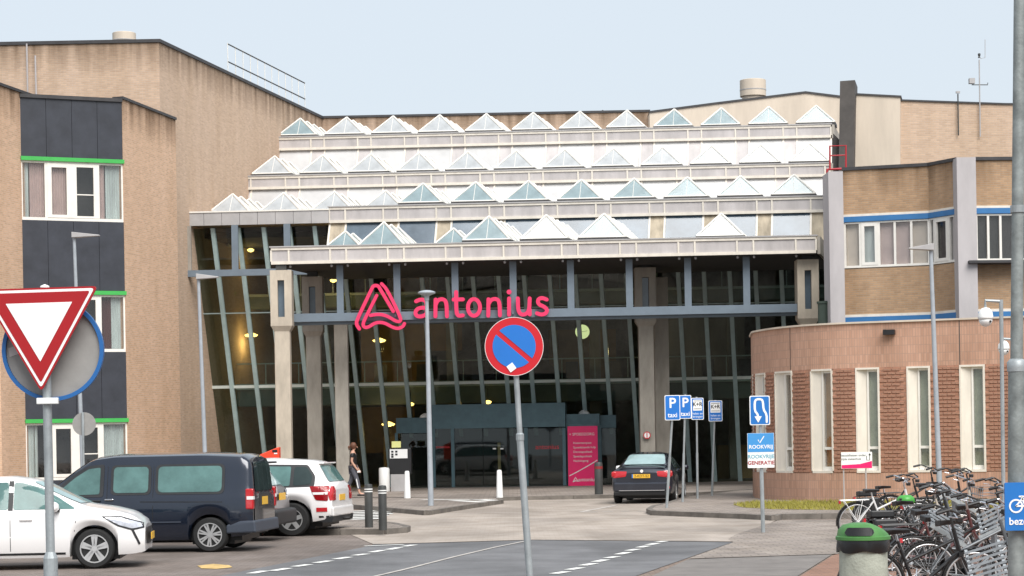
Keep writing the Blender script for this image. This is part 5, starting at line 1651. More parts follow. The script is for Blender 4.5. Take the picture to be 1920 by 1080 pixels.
for s_ in (1, -1):
    fan_patch(bv, rpoly([(s_ * .42, .92), (s_ * .83, .93), (s_ * .86, .80), (s_ * .80, .74), (s_ * .45, .78)], .03), 'rear', M_TAIL, 'tail_light', sed, .012, 2)
    MB().box((-2.18, s_ * .80, .845), (.24, .13, .15)).build('tail_light_corner', M_TAIL, sed, bevel=.03)
    boxpart(sed, 'reflector', (-2.3, s_ * .68, .46), (.03, .22, .06), M_TAIL, .01)
    MB().lathe([(0.0, -.1), (.06, -.09), (.08, 0), (.065, .08), (0.0, .1)], (.5, s_ * .98, .98), 'y', 12).build('mirror', M_LENSW if s_ == 1 else M_CBLACK, sed, smooth=True)
MB().prism([Vector((-2.35, -.7, .36)), Vector((-2.36, -.7, .6)), Vector((-2.22, -.8, .66)), Vector((-2.22, -.8, .36))], (0, 1.5, 0)).build('bumper', M_CBLACK, sed, bevel=.03)
MB().prism([Vector((-2.33, -.7, .24)), Vector((-2.34, -.7, .357)), Vector((-2.2, -.8, .357)), Vector((-2.2, -.8, .24))], (0, 1.5, 0)).build('bumper_skirt', M_BLACK, sed, bevel=.02)
boxpart(sed, 'bumper_chrome_strip', (-2.365, 0, .385), (.02, 1.3, .02), M_CHROME)
pl = boxpart(sed, 'number_plate', (-2.345, .02, .79), (.03, .52, .11), M_PLATE)
text('2-KDT-52', .1, M_BLACK, pl, (-2.363, .0, .79), (math.pi / 2, 0, -math.pi / 2), ext=.001)
boxpart(pl, 'country_band', (-2.362, .26, .79), (.004, .035, .108), M_SIGNB2)
boxpart(sed, 'boot_lip', (-2.24, 0, 1.015), (.06, 1.3, .02), M_CBLACK, .008)
rd_ = MB().lathe([(.045, 0), (.045, .006)], (-2.325, 0, .93), 'x', 16).build('emblem', M_LENSW, sed)
boxpart(sed, 'roof_antenna', (-.7, 0, 1.43), (.14, .03, .05), M_CBLACK, .01)

# ================================================================== STREET FURNITURE
def post_line(name, px_top, px_bot, Y, r, m, par):
    return MB().tube([W(*px_bot, Y), W(*px_top, Y)], r, 10).build(name, m, par, True, auto=50)
def ground_y(py, px, z=0.0): return G(px, py, z).y
# lamp posts
def lamp_wedge(name, px, pyt, Y, dirx, lenpx, label):
    b = W(px, pyt, Y); top = b.z
    t = thing(name, (b.x, Y, 0), label, 'street lamp', 'street lamps')
    tl = 0.02
    MB().tube([(tl * top, 0, 0), (tl * top * .5, 0, top * .5), (0, 0, top)], [.07, .057, .045], 10).build('post', M_POLEW, t, auto=50)
    Ln = lenpx / F * Y * dirx
    mb = MB()
    mb.add([(-.05 * dirx, -.14, top - .06), (-.05 * dirx, .14, top - .06), (-.05 * dirx, .14, top + .1), (-.05 * dirx, -.14, top + .1), (Ln, -.08, top - .02), (Ln, .08, top - .02), (Ln, .08, top + .01), (Ln, -.08, top + .01)],
           [(0, 1, 2, 3), (7, 6, 5, 4), (0, 4, 5, 1), (1, 5, 6, 2), (2, 6, 7, 3), (3, 7, 4, 0)])
    mb.build('lamp_head', M_GREYPAN2, t, bevel=.01)
    return t
lamp_wedge('street_lamp', 139, 442, 61, 1, 48, 'slim wedge headed street lamp in front of the dark panelled brick bay')
lamp_wedge('street_lamp', 372, 520, 60, 1, 38, 'slim wedge headed street lamp in front of the tall sloping glass')
lamp_wedge('street_lamp', 1745, 465, 50, -1, 42, 'slim street lamp with arm to the left before the round brick building')
g = G(808, 948, .12)
lt_ = W(800, 552, g.y)
l3 = thing('mushroom_street_lamp', (g.x, g.y, .12), 'pale street lamp with flat round head on the paved island', 'street lamp', 'street lamps')
dx = lt_.x - g.x
hh = lt_.z - .12
MB().tube([(0, 0, 0), (dx * .5, 0, hh * .5), (dx, 0, hh)], [.078, .064, .05], 12).build('post', M_POLEW, l3, auto=50)
MB().lathe([(.07, -.16), (.07, -.05), (.1, -.03), (.235, .02), (.245, .05), (.2, .085), (.1, .11), (0, .12)], (dx, 0, hh), n=20).build('lamp_head', M_POLEW, l3, auto=40)

# no parking sign, leaning
YN = 21.8
gN = W(1001, 1176, YN)
np_ = thing('no_parking_sign', (gN.x, YN, 0), 'round red and blue no parking sign on a leaning grey pole, foreground centre', 'traffic sign')
MB().tube([W(993, 1080, YN) + (W(993, 1080, YN) - W(978, 880, YN)) * .55, W(975, 822, YN)], .036, 12).build('pole', M_GALV, np_, True, auto=50)
MB().tube([W(975, 818, YN), W(964, 640, YN)], .028, 12).build('upper_pole', M_GALV, np_, True, auto=50)
MB().lathe([(.042, -.03), (.042, .03), (.03, .045)], W(975, 820, YN), n=12).build('collar', M_GALV, np_, True)
cN = W(964, 650, YN) - wloc(np_)
sgn = bpy.data.objects.new('sign_face', None)
rN = 55 / F * YN
def at_local(mbuild, c): 
    for i in range(len(mbuild.v)): mbuild.v[i] = mbuild.v[i] + c
    return mbuild
mb = MB(); disc(mb, 0, 0, rN, -.055, -.035, 48); pnl = at_local(mb, cN).build('sign_plate', M_SIGNR2, np_)
mb = MB(); disc(mb, 0, 0, rN, -.0555, -.034, 48, rN * .985); at_local(mb, cN).build('rim', M_LENSW, pnl)
for sgn_ in (1, -1):               # the two blue half discs left free by the bar
    rb2 = rN * .735
    hw2 = rN * .085
    a0 = math.asin(hw2 / rb2)
    pts2 = [(rb2 * math.cos(a0 + (math.pi - 2 * a0) * k / 24), rb2 * math.sin(a0 + (math.pi - 2 * a0) * k / 24)) for k in range(25)]
    ca, sa = math.cos(R(-41 + (180 if sgn_ < 0 else 0))), math.sin(R(-41 + (180 if sgn_ < 0 else 0)))
    pts2 = [(x * ca - z * sa, x * sa + z * ca) for x, z in pts2]
    mb = MB(); plate(mb, pts2, -.06, -.054); at_local(mb, cN).build('blue_field', M_SIGNB, pnl)
ps = [(-.105, -.19), (-.04, -.175), (-.02, -.215), (-.07, -.27), (-.10, -.26)]
mb = MB(); plate(mb, [(-.082, -.205), (-.022, -.163), (.02, -.222), (-.04, -.265)], -.064, -.06); at_local(mb, cN + Vector((0, 0, 0))).build('sticker', M_WHITE, pnl)
MB().box(cN + Vector((0, -.01, .1)), (.09, .05, .04)).build('clamp', M_GALV, np_)
MB().box(cN + Vector((0, -.01, -.12)), (.09, .05, .04)).build('clamp', M_GALV, np_)

# yield sign with a round sign seen from behind on the same pole
YY = 17.0
gY = W(97, 1345, YY)
ys = thing('yield_sign', (gY.x, YY, 0), 'red and white yield triangle in front of a round sign back, foreground left', 'traffic sign')
MB().tube([(gY.x, YY, 0), W(95, 1062, YY)], .056, 14).build('lower_pole', M_GALV, ys, True, auto=50)
MB().lathe([(.056, -.06), (.058, .04), (.038, .09)], W(95, 1056, YY), n=14).build('collar', M_GALV, ys, True)
MB().tube([W(95, 1052, YY), W(84, 541, YY)], .036, 12).build('pole', M_GALV, ys, True, auto=50)
MB().lathe([(.038, 0), (.036, .02), (.0, .035)], W(84, 541, YY), n=12).build('pole_cap', M_LENSW, ys, True, smooth=True)
def tri(scale, rad, c=(80, 606)):
    base = [(-31, 545), (188, 538), (83, 735)]
    pts = []
    for x, y in base: pts.append((c[0] + (x - c[0]) * scale, c[1] + (y - c[1]) * scale))
    w3 = [W(x, y, YY) - wloc(ys) for x, y in pts]
    return rpoly([(p.x, p.z) for p in w3], rad, 4)
for sc_, rad, y0, y1, m, nm in ((1.0, .04, -.11, -.085, M_SIGNR, 'triangle_plate'), (.945, .03, -.113, -.109, M_WHITE, 'white_line'), (.87, .02, -.116, -.112, M_SIGNR, 'red_field'), (.565, .004, -.119, -.115, M_WHITE, 'white_field')):
    mb = MB(); plate(mb, tri(sc_, rad), y0, y1)
    o_ = mb.build(nm, m, ys if nm == 'triangle_plate' else trp)
    if nm == 'triangle_plate': trp = o_
cY = W(97, 656, YY) - wloc(ys)
rY = 95.5 / F * YY
mb = MB(); disc(mb, 0, 0, rY * .93, .06, .075, 56); rp_ = at_local(mb, cY).build('round_plate', M_BACK, ys)
mb = MB(); disc(mb, 0, 0, rY, .03, .08, 56, rY * .925); at_local(mb, cY).build('rim', M_RIMB, rp_)
mb = MB(); plate(mb, [(-.36, .02), (-.27, .05), (-.26, -.02), (-.35, -.05)], .056, .061); at_local(mb, cY).build('maker_sticker', M_GREYPAN, rp_)
MB().box(W(92, 752, YY) - wloc(ys) + Vector((0, -.05, 0)), (.17, .05, .05)).build('clamp', M_LENSW, ys, bevel=.006)
MB().box(W(92, 560, YY) - wloc(ys) + Vector((0, -.05, 0)), (.14, .05, .05)).build('clamp', M_GALV, ys, bevel=.006)

# small round sign back near the bay
YSb = 48
sb = thing('round_sign_back', (W(155, 900, YSb).x, YSb, 0), 'small round grey sign seen from behind, beside the lamp at the brick bay', 'traffic sign')
MB().tube([(W(158, 990, YSb).x, YSb, 0), W(155, 773, YSb)], .03, 8).build('pole', M_GALV, sb, True)
mb = MB(); disc(mb, 0, 0, 22 / F * YSb, .03, .05, 32); at_local(mb, W(157, 795, YSb) - wloc(sb)).build('plate', M_BACK, sb)

# big galvanised post on the right with the bicycle sign
YG = 18.0
gg = W(1906, 1250, YG)
bp_ = thing('galvanised_post', (gg.x, YG, 0), 'thick weathered galvanised lamp post at the right edge of the picture', 'lamp post')
MB().tube([Vector((gg.x, YG, 0)), W(1907, 690, YG)], .074, 20).build('lower_tube', M_GALVD, bp_, True, auto=50)
MB().lathe([(.078, -.03), (.08, .0), (.08, .05), (.05, .08)], W(1906, 690, YG), n=20).build('collar', M_GALV, bp_, True, auto=50)
MB().tube([W(1906, 690, YG), W(1909, 300, YG), W(1911, 0, YG), W(1914, -420, YG)], [.053, .05, .046, .04], 16).build('upper_tube', M_GALVD, bp_, True, auto=50)
MB().lathe([(.062, -.03), (.062, .03)], W(1908, 392, YG), n=16).build('band', M_GALV, bp_, True)
MB().bar(W(1914, -415, YG), W(1950, -425, YG), .1, .06).build('lamp_arm', M_GALV, bp_, True)
q = W(1883, 905, YG - .13)
q2 = W(1884, 995, YG - .13)
bw2, bh2 = .46, q.z - q2.z
bs = thing('bicycle_parking_sign', Vector((q.x + bw2 / 2, YG - .13, q2.z)), 'blue bicycle parking sign for visitors strapped to the galvanised post', 'sign')
mb = MB(); plate(mb, rrect(bw2, bh2, .015, 3, 0, bh2 / 2), -.012, .012); mb.build('board', M_SIGNB2, bs)
MB().box((gg.x - (q.x + bw2 / 2), .045, bh2 * .8), (.2, .066, .03)).build('strap', M_GALV, bs)
ic = MB()
def ring(cx, cz, r, w): disc(ic, cx, cz, r + w / 2, -.016, -.0125, 24, r - w / 2)
k = .078
icx = -.06
for s_ in (-1, 1): ring(icx + s_ * 1.0 * k, .205, .052, .014)
F_ = [((-1, 0), (-.35, .75)), ((-.35, .75), (.55, .75)), ((.55, .75), (0, 0)), ((0, 0), (-1, 0)), ((0, 0), (-.42, 1.0)), ((1, 0), (.45, 1.1)), ((.45, 1.1), (.75, 1.15)), ((-.62, 1.02), (-.2, 1.02))]
for a, b in F_: ribbon(ic, [(icx + a[0] * k, .205 + a[1] * k), (icx + b[0] * k, .205 + b[1] * k)], .014, -.0165, -.0125)
ic.build('bicycle_symbol', M_WHITE, bs)
text('bezoekers', .085, M_WHITE, bs, (-bw2 / 2 + .03, -.014, .075), align='LEFT', bold=.0015, ext=.002)

# CCTV posts
def cctv(px, Y, dome, r, arm_from, name, label, dirx):
    t = thing(name, (W(px, 800, Y).x, Y, 0), label, 'camera', 'security cameras')
    c = W(dome[0], dome[1], Y) - wloc(t)
    top = W(arm_from[0], arm_from[1], Y) - wloc(t)
    MB().tube([(0, 0, 0), (top.x, 0, top.z)], .036, 10).build('post', M_GALV, t)
    MB().tube([(top.x, 0, top.z - .03), (c.x, 0, top.z - .01), (c.x, 0, c.z + r)], .028, 8).build('arm', M_GALV, t)
    MB().lathe([(.0, r * 1.25), (r * .5, r * 1.15), (r * .9, r * .6), (r, 0), (r * 1.03, -r * .25), (r * .95, -r * .3)], c, n=20).build('housing', M_LENSW, t, smooth=True)
    bl_ = MB().lathe([(r * .9, -r * .35), (r * .85, -r * .7), (r * .55, -r * 1.15), (0, -r * 1.35)], c, n=18).build('dome', M_LENSW, t, smooth=True)
    MB().lathe([(r * .16, -.01), (r * .16, .012)], c + Vector((r * .45, -r * .75, -r * .65)), 'y', 10).build('lens', M_BLACK, bl_)
cctv(1879, 38, (1848, 594), .135, (1877, 562), 'security_camera', 'white dome security camera on a slim post right of the round brick building', -1)
cctv(1902, 46, (1882, 652), .125, (1903, 634), 'security_camera', 'second, lower white dome camera partly behind the slim post', -1)

# taxi / kiss and ride signs, route sign, smoke free sign
def sign_post(name, top, bot, z0, plate_px, label, rpole=.028):
    g = G(bot[0], bot[1], z0)
    t = thing(name, (g.x, g.y, z0), label, 'traffic sign', 'blue parking signs')
    tp = W(top[0], top[1], g.y) - wloc(t)
    MB().tube([(0, 0, 0), (tp.x * .45, 0, tp.z * .45)], rpole * 1.25, 8).build('lower_pole', M_GALV, t)
    MB().tube([(tp.x * .45, 0, tp.z * .45), (tp.x, 0, tp.z)], rpole, 8).build('pole', M_GALV, t)
    x0, x1, y0, y1 = plate_px
    c = W((x0 + x1) / 2, (y0 + y1) / 2, g.y) - wloc(t)
    w, h = (x1 - x0) / F * g.y, (y1 - y0) / F * g.y
    mb = MB(); plate(mb, rrect(w, h, .03, 3, c.x, c.z), -.06, -.04); b = mb.build('plate', M_WHITE, t)
    mb = MB(); plate(mb, rrect(w - .035, h - .035, .025, 3, c.x, c.z), -.063, -.059); b2 = mb.build('blue_field', M_SIGNB if name != 'route_sign' else M_SIGNB2, b)
    return t, b, c, w, h
for top, bot, pp, lab in (((1263, 741), (1250, 952), (1246, 1275, 741, 788), 'nearest blue P taxi sign on a leaning pole beside the sedan'), ((1285, 739), (1280, 941), (1273, 1296, 741, 785), 'second blue P taxi sign, half hidden behind the nearest one')):
    t, b, c, w, h = sign_post('taxi_sign', top, bot, .12, pp, lab)
    text('P', h * .56, M_WHITE, b, (c.x, -.065, c.z + h * .17), bold=.006, ext=.002)
    text('taxi', h * .26, M_WHITE, b, (c.x, -.065, c.z - h * .3), bold=.002, ext=.002)
for top, bot, pp, lab in (((1306, 744), (1308, 935), (1296, 1319, 746, 787), 'left blue drop-off sign with white square, beside the taxi signs'), ((1341, 750), (1335, 930), (1328, 1354, 751, 790), 'right blue drop-off sign with white square, standing apart')):
    t, b, c, w, h = sign_post('drop_off_sign', top, bot, .12, pp, lab)
    mb = MB(); plate(mb, rrect(w * .72, h * .5, .01, 2, c.x, c.z + h * .17), -.066, -.062); mb.build('white_square', M_WHITE, b)
    text('K+R', h * .25, M_BLACK, b, (c.x, -.069, c.z + h * .2), bold=.003, ext=.002, sx=.95)
    mb = MB(); mb.box((c.x, -.068, c.z + h * .36), (w * .6, .003, .012)); mb.box((c.x, -.068, c.z + h * .0), (w * .6, .003, .012)); mb.build('rule', M_BLACK, b)
    text('halen en', h * .14, M_WHITE, b, (c.x, -.065, c.z - h * .22), ext=.002)
    text('brengen', h * .14, M_WHITE, b, (c.x, -.065, c.z - h * .36), ext=.002)
t, b, c, w, h = sign_post('route_sign', (1424, 741), (1431, 999), .005, (1405, 1443, 742, 797), 'blue route sign with a white u-turn arrow above a smoke free poster', .032)
mb = MB()
K = lambda x, z: (c.x + x * w, c.z + z * h)
ribbon(mb, smooth([K(.33, -.40), K(.33, -.14), K(.18, .02), K(.16, .28), K(.1, .38), K(-.18, .38), K(-.25, .28), K(-.25, -.02), K(-.12, -.12), K(-.09, -.22)], 1), .042, -.068, -.063)
plate(mb, [K(-.27, -.2), K(.09, -.2), K(-.09, -.42)], -.069, -.064)
mb.build('arrow', M_WHITE, b)
x0, x1, y0, y1 = 1401, 1451, 812, 877
cp_ = W(1426, 844.5, t.location.y) - wloc(t)
pw2, ph2 = (x1 - x0) / F * t.location.y, (y1 - y0) / F * t.location.y
mb = MB(); plate(mb, rrect(pw2, ph2, .01, 2, cp_.x, cp_.z), -.06, -.04); po = mb.build('poster_board', M_WHITE, t)
mb = MB(); plate(mb, rrect(pw2 * .98, ph2 * .54, .008, 2, cp_.x, cp_.z + ph2 * .225), -.064, -.0605); mb.build('poster_field', M_LBLUE, po)
text('ROOKVRIJ', ph2 * .15, M_WHITE, po, (cp_.x, -.066, cp_.z + ph2 * .1), bold=.002, ext=.001)
mb = MB(); ribbon(mb, [(cp_.x - .05, cp_.z + ph2 * .3), (cp_.x - .02, cp_.z + ph2 * .22), (cp_.x + .06, cp_.z + ph2 * .4)], .018, -.067, -.0645); mb.build('tick', M_WHITE, po)
text('ROOKVRIJE', ph2 * .15, mat('teal_print', (.15, .4, .5), .5, var=.1), po, (cp_.x, -.063, cp_.z - ph2 * .18), bold=.002, ext=.001)
text('GENERATIE', ph2 * .15, M_SIGNR, po, (cp_.x, -.063, cp_.z - ph2 * .36), bold=.002, ext=.001)
# white and magenta direction board on two legs
YDb = 55
db = thing('direction_board', (W(1606, 880, YDb).x, YDb - 1.2, .12), 'low white and magenta direction board on two legs before the round building', 'sign')
YDb -= 1.2
cD = W(1606, 863, YDb) - wloc(db)
wD, hD = 58 / F * YDb, 31 / F * YDb
mb = MB(); plate(mb, rrect(wD, hD, .01, 2, cD.x, cD.z), -.03, 0); bo = mb.build('board', M_WHITE, db)
mb = MB(); plate(mb, [(cD.x - wD * .49, cD.z - hD * .48), (cD.x + wD * .49, cD.z - hD * .48), (cD.x + wD * .49, cD.z - hD * .05), (cD.x + wD * .1, cD.z - hD * .23), (cD.x - wD * .49, cD.z - hD * .28)], -.034, -.03); mb.build('magenta_swoosh', M_PINKP, bo)
text('Bezoekfietsen onder', hD * .19, M_DKGREY, bo, (cD.x - wD * .12, -.033, cD.z + hD * .3), ext=.001)
text('zijde ziekenhuis', hD * .19, M_DKGREY, bo, (cD.x - wD * .18, -.033, cD.z + hD * .08), ext=.001)
mb = MB(); ribbon(mb, [(cD.x + wD * .32, cD.z + hD * .25), (cD.x + wD * .32, cD.z), (cD.x + wD * .42, cD.z), (cD.x + wD * .42, cD.z + hD * .33)], .015, -.034, -.031); plate(mb, [(cD.x + wD * .38, cD.z + hD * .3), (cD.x + wD * .46, cD.z + hD * .3), (cD.x + wD * .42, cD.z + hD * .42)], -.0345, -.031); mb.build('arrow', M_BLACK, bo)
for s_ in (-.42, .3): MB().tube([(cD.x + s_ * wD, .02, 0), (cD.x + s_ * wD, .02, cD.z)], .018, 8).build('leg', M_PILL, db)
# small round white and red no entry plate on the column behind the sedan
qn = W(1213, 816, 75.05)
ne = thing('column_plate', qn, 'tiny round white and red plate on the grey column above the sedan', 'sign')
mb = MB(); disc(mb, 0, 0, .13, -.03, 0, 20); ne_ = mb.build('plate', M_WHITE, ne)
mb = MB(); disc(mb, 0, 0, .13, -.034, -.03, 20, .1); mb.box((.0, -.032, 0), (.03, .005, .2)); mb.build('print', M_SIGNR2, ne_)

# bollards
def bollard(px, py, z0, kind, label, grp):
    g = G(px, py, z0)
    t = thing('bollard', (g.x, g.y, z0), label, 'bollard', grp)
    if kind == 'dark':
        MB().lathe([(.085, 0), (.085, .86), (.075, .9), (.0, .91)], n=16).build('post', M_DKGREY, t, auto=40)
        for z in (.74, .79): MB().lathe([(.088, z), (.088, z + .022)], n=16).build('reflective_band', M_LENSW, t)
    elif kind == 'white':
        MB().lathe([(.105, 0), (.075, .8), (.06, .84), (0, .85)], n=16).build('post', M_LENSW, t, auto=40)
    else:
        MB().lathe([(.13, 0), (.13, .95), (.11, 1.0), (0, 1.02)], n=16).build('post', M_DKGREY, t, auto=40)
        MB().lathe([(.133, .8), (.133, .88)], n=16).build('reflective_band', mat('dull_red_band', (.25, .02, .02), .5), t)
bollard(692, 989, .12, 'dark', 'dark grey bollard with white bands, left one of the pair beside the SUV', 'dark bollards')
bollard(718, 994, .12, 'dark', 'dark grey bollard with white bands, right one of the pair beside the SUV', 'dark bollards')
bollard(764, 934, .12, 'white', 'white tapered bollard in front of the ticket machine', 'white bollards')
bollard(937, 933, .12, 'white', 'white tapered bollard in front of the entrance doors', 'white bollards')
bollard(1123, 927, .12, 'post', 'stout dark post at the foot of the magenta panel', None)
# litter bin by the entrance, ticket machine
g = G(721, 922, .12)
wb_ = thing('waste_bin', (g.x, g.y, .12), 'white cylindrical waste bin beside the ticket machine', 'bin')
MB().lathe([(.17, 0), (.19, .04), (.19, .78), (.17, .84), (.0, .86)], n=20).build('body', M_LENSW, wb_, auto=40)
MB().box((.02, -.19, .08), (.12, .02, .06)).build('base_slot', M_BLACK, wb_)
g = G(748, 921, .12)
tm = thing('ticket_machine', (g.x, g.y, .12), 'black ticket machine with white panel and yellow notice by the entrance', 'machine')
MB().box((0, .1, .3), (.55, .45, .6)).build('base', M_GREYPAN2, tm)
MB().box((.06, .1, 1.05), (.8, .45, .9)).build('cabinet', M_BLACK, tm, bevel=.02)
MB().box((.02, -.14, 1.32), (.62, .03, .32)).build('front_panel', M_LENSW, tm)
for i, (x, z) in enumerate(((-.2, 1.4), (-.2, 1.3), (-.06, 1.4), (-.06, 1.3), (-.2, 1.22))): MB().box((x, -.16, z), (.08, .02, .06)).build('button', M_BLACK, tm)
MB().box((-.06, -.1, 1.65), (.32, .03, .22)).build('notice', M_YSIGN, tm)
MB().box((-.06, .0, 1.56), (.05, .05, .3)).build('notice_stem', M_BLACK, tm)
# orange red letter box behind the van
Ym = 52
qm = W(508, 860, Ym)
lb = thing('letter_box', (qm.x, Ym, 0), 'orange red letter box peeking out above the white SUV', 'letter box')
ztm = W(508, 838, Ym).z
MB().prism([Vector((-.25, -.2, .9)), Vector((.22, -.2, .9)), Vector((.22, -.2, ztm)), Vector((-.25, -.2, ztm - .18))], (0, .4, 0)).build('box', M_ORANGE, lb, bevel=.02)
MB().box((0, 0, .45), (.12, .12, .9)).build('stand', M_DKGREY, lb)
MB().box((.12, -.205, ztm - .1), (.12, .012, .06)).build('slot', M_BLACK, lb)
MB().box((.14, -.206, ztm - .16), (.08, .012, .03)).build('label_strip', M_WHITE, lb)
# litter bin with green lid, foreground right
Yb = 21.0
xb = W(1619, 1060, Yb).x
gb = thing('litter_bin', (xb, Yb, 0.005), 'pale concrete litter bin with green lid and black liner in the foreground', 'bin')
zl = W(1619, 1014, Yb).z
MB().lathe([(.24, 0), (.245, .1), (.235, zl - .1), (.225, zl - .02)], n=28).build('body', M_BINBODY, gb, auto=40)
lin = MB()
vs, fs = [], []
for k in range(36):
    a = 2 * math.pi * k / 36
    for z, r_ in ((zl + .01, .255), (zl - .06, .262), (zl - .09 - .03 * abs(math.sin(a * 2.5 + 1)), .252 + .012 * math.sin(a * 7))):
        vs.append((r_ * math.cos(a), r_ * math.sin(a), z))
for k in range(36):
    l = (k + 1) % 36
    for j in range(2): fs.append((3 * k + j, 3 * l + j, 3 * l + j + 1, 3 * k + j + 1))
lin.add(vs, fs); lin.build('liner_bag', M_BAG, gb, smooth=True)
MB().lathe([(.0, zl + .0), (.255, zl + .005), (.268, zl + .01), (.268, zl + .04), (.255, zl + .05)], n=32).build('lid_rim', M_GREENLID, gb, auto=40)
lid = MB()
vs, fs = [], []
for j, (r_, z) in enumerate(((.255, .045), (.245, .1), (.2, .15), (.12, .168), (.0, .172))):
    for k in range(32):
        a = 2 * math.pi * k / 32
        x = r_ * math.cos(a)
        vs.append((x, r_ * math.sin(a), zl + .005 + z * (1.0 if x < .05 else 1 - .55 * (x - .05) / .25)))
for j in range(4):
    for k in range(32):
        l = (k + 1) % 32
        fs.append((j * 32 + k, j * 32 + l, j * 32 + 32 + l, j * 32 + 32 + k))
lid.add(vs, fs); lid.build('lid', M_GREENLID, gb, smooth=True)
mo = MB()
for k in range(14):          # curved dark opening following the front of the lid
    a0, a1 = R(-142 + k * 4.8), R(-142 + (k + 1) * 4.8)
    e0, e1 = min(1, min(k, 14 - k) / 2 + .35), min(1, min(k + 1, 13 - k) / 2 + .35)
    P = lambda a, z, e: Vector((math.cos(a) * .262, math.sin(a) * .262, zl + .10 + (z - .10) * e)) if z < .11 else Vector((math.cos(a) * .243, math.sin(a) * .243, zl + .10 + (z - .10) * e))
    mo.add([P(a0, .055, e0), P(a1, .055, e1), P(a1, .135, e1), P(a0, .135, e0)], [(0, 1, 2, 3)])
mo.build('opening', M_BLACK, gb)

# ================================================================== BICYCLES
def bicycle(label, px, Y, rz, fm, name='bicycle', sad=M_BLACK, carrier=True, bag=None, basket=False, lean=4, cover=None, steer=0, rimc=M_RIM, tall=1.0):
    """px is the pixel column of the rear hub; heading +x locally"""
    b = W(px, 950, Y)
    t = thing(name, Vector((b.x, Y, .005)), label, 'bicycle', 'parked bicycles', rz)
    t.rotation_euler = (R(lean), 0, rz)
    WR = .345
    hubs = {'r': (0, .345), 'f': (1.09, .345)}
    def wheel_(c):
        w = bpy.data.objects.new('wheel', None); COL.objects.link(w); w.parent = t; w.location = (c[0], 0, c[1])
        n = 32
        MB().tube([(WR * math.cos(2 * math.pi * k / n), 0, WR * math.sin(2 * math.pi * k / n)) for k in range(n)], .019, 6, True).build('tyre', M_TYRE, w, smooth=True)
        MB().tube([(.315 * math.cos(2 * math.pi * k / n), 0, .315 * math.sin(2 * math.pi * k / n)) for k in range(n)], .012, 5, True).build('rim', rimc, w, smooth=True)
        sp = MB()
        for k in range(18):
            a = 2 * math.pi * k / 18
            sp.tube([(.02 * math.cos(a + .9), .02 * (-1) ** k, .02 * math.sin(a + .9)), (.31 * math.cos(a), 0, .31 * math.sin(a))], .0022, 3)
        sp.lathe([(.022, -.04), (.03, 0), (.022, .04)], (0, 0, 0), 'y', 8)
        sp.build('spokes', M_RIM, w)
        mg = MB()
        pts = [((WR + .03) * math.cos(R(a)), 0, (WR + .03) * math.sin(R(a))) for a in range(20, 200, 12)]
        for p, q in zip(pts, pts[1:]): mg.bar(p, q, .05, .008, Vector((0, 1, 0)).cross(Vector(q) - Vector(p)))
        mg.build('mudguard', fm if random.random() < .5 else M_BLACK, w)
    for c in hubs.values(): wheel_(c)
    BBk, ST, HT, HB = Vector((.46, 0, .29)), Vector((.27, 0, .80 * tall)), Vector((.86, 0, .92 * tall)), Vector((.93, 0, .66))
    fr = MB()
    fr.tube([BBk, ST], .018, 8); fr.tube([HT, HB], .022, 8)
    fr.tube([BBk, HB + Vector((0, 0, .02))], .022, 8)
    fr.tube([ST + (BBk - ST) * .45, HT - Vector((0, 0, .12))], .017, 8)
    for s_ in (-.05, .05):
        fr.tube([BBk + Vector((0, s_ * .4, 0)), Vector((0, s_, .345))], .011, 6)
        fr.tube([ST + (BBk - ST) * .15 + Vector((0, s_ * .3, 0)), Vector((0, s_, .345))], .01, 6)
    f_o = fr.build('frame', fm, t)
    fk = MB()
    for s_ in (-.05, .05): fk.tube([HB + Vector((0, s_, -.02)), Vector((1.02, s_, .5)), Vector((1.09, s_, .345))], .012, 6)
    fk.box(HB + Vector((0, 0, -.01)), (.05, .12, .04))
    fk.build('fork', fm, t)
    hbr = MB()
    top = HT + Vector((-.03, 0, .13))
    hbr.tube([HT, top], .015, 8)
    hbr.tube([(top.x - .2, -.29, top.z + .06), (top.x - .08, -.27, top.z + .09), (top.x + .07, -.1, top.z + .03), (top.x + .02, 0, top.z), (top.x + .07, .1, top.z + .03), (top.x - .08, .27, top.z + .09), (top.x - .2, .29, top.z + .06)], .012, 7)
    h = hbr.build('handlebar', M_CHROME if fm is not M_BLACK else M_RIMD, t)
    for s_ in (-1, 1):
        MB().tube([(top.x - .23, s_ * .295, top.z + .055), (top.x - .1, s_ * .272, top.z + .087)], .02, 8).build('grip', M_BLACK, h)
        MB().tube([(top.x - .02, s_ * .2, top.z + .05), (top.x + .0, s_ * .26, top.z + .0), (top.x - .1, s_ * .3, top.z + .02)], .007, 5).build('brake_lever', M_CHROME, h)
    MB().box(top + Vector((.09, 0, -.04)), (.07, .07, .06)).build('headlamp', M_BLACK, h, bevel=.01)
    sa = MB()
    sz = ST.z + .13
    sa.add([(.12, -.1, sz), (.12, .1, sz), (.2, .105, sz), (.2, -.105, sz), (.4, .025, sz - .005), (.4, -.025, sz - .005), (.12, -.09, sz - .07), (.12, .09, sz - .07), (.4, .02, sz - .045), (.4, -.02, sz - .045), (.22, .06, sz - .055), (.22, -.06, sz - .055)],
           [(0, 3, 2, 1), (3, 5, 4, 2), (0, 1, 7, 6), (1, 2, 10, 7), (2, 4, 8, 10), (4, 5, 9, 8), (5, 3, 11, 9), (3, 0, 6, 11), (6, 7, 10, 11), (11, 10, 8, 9)])
    s_o = sa.build('saddle', sad, t, bevel=.012)
    MB().tube([ST, (ST.x - .02, 0, sz - .04)], .013, 8).build('seat_post', M_CHROME, s_o)
    cg = MB()
    cg.box((.24, .06, .33), (.62, .03, .1)); disc(cg, .46, .29, .11, .045, .075, 20)
    cg.build('chain_guard', M_BLACK, t)
    ck_ = MB()
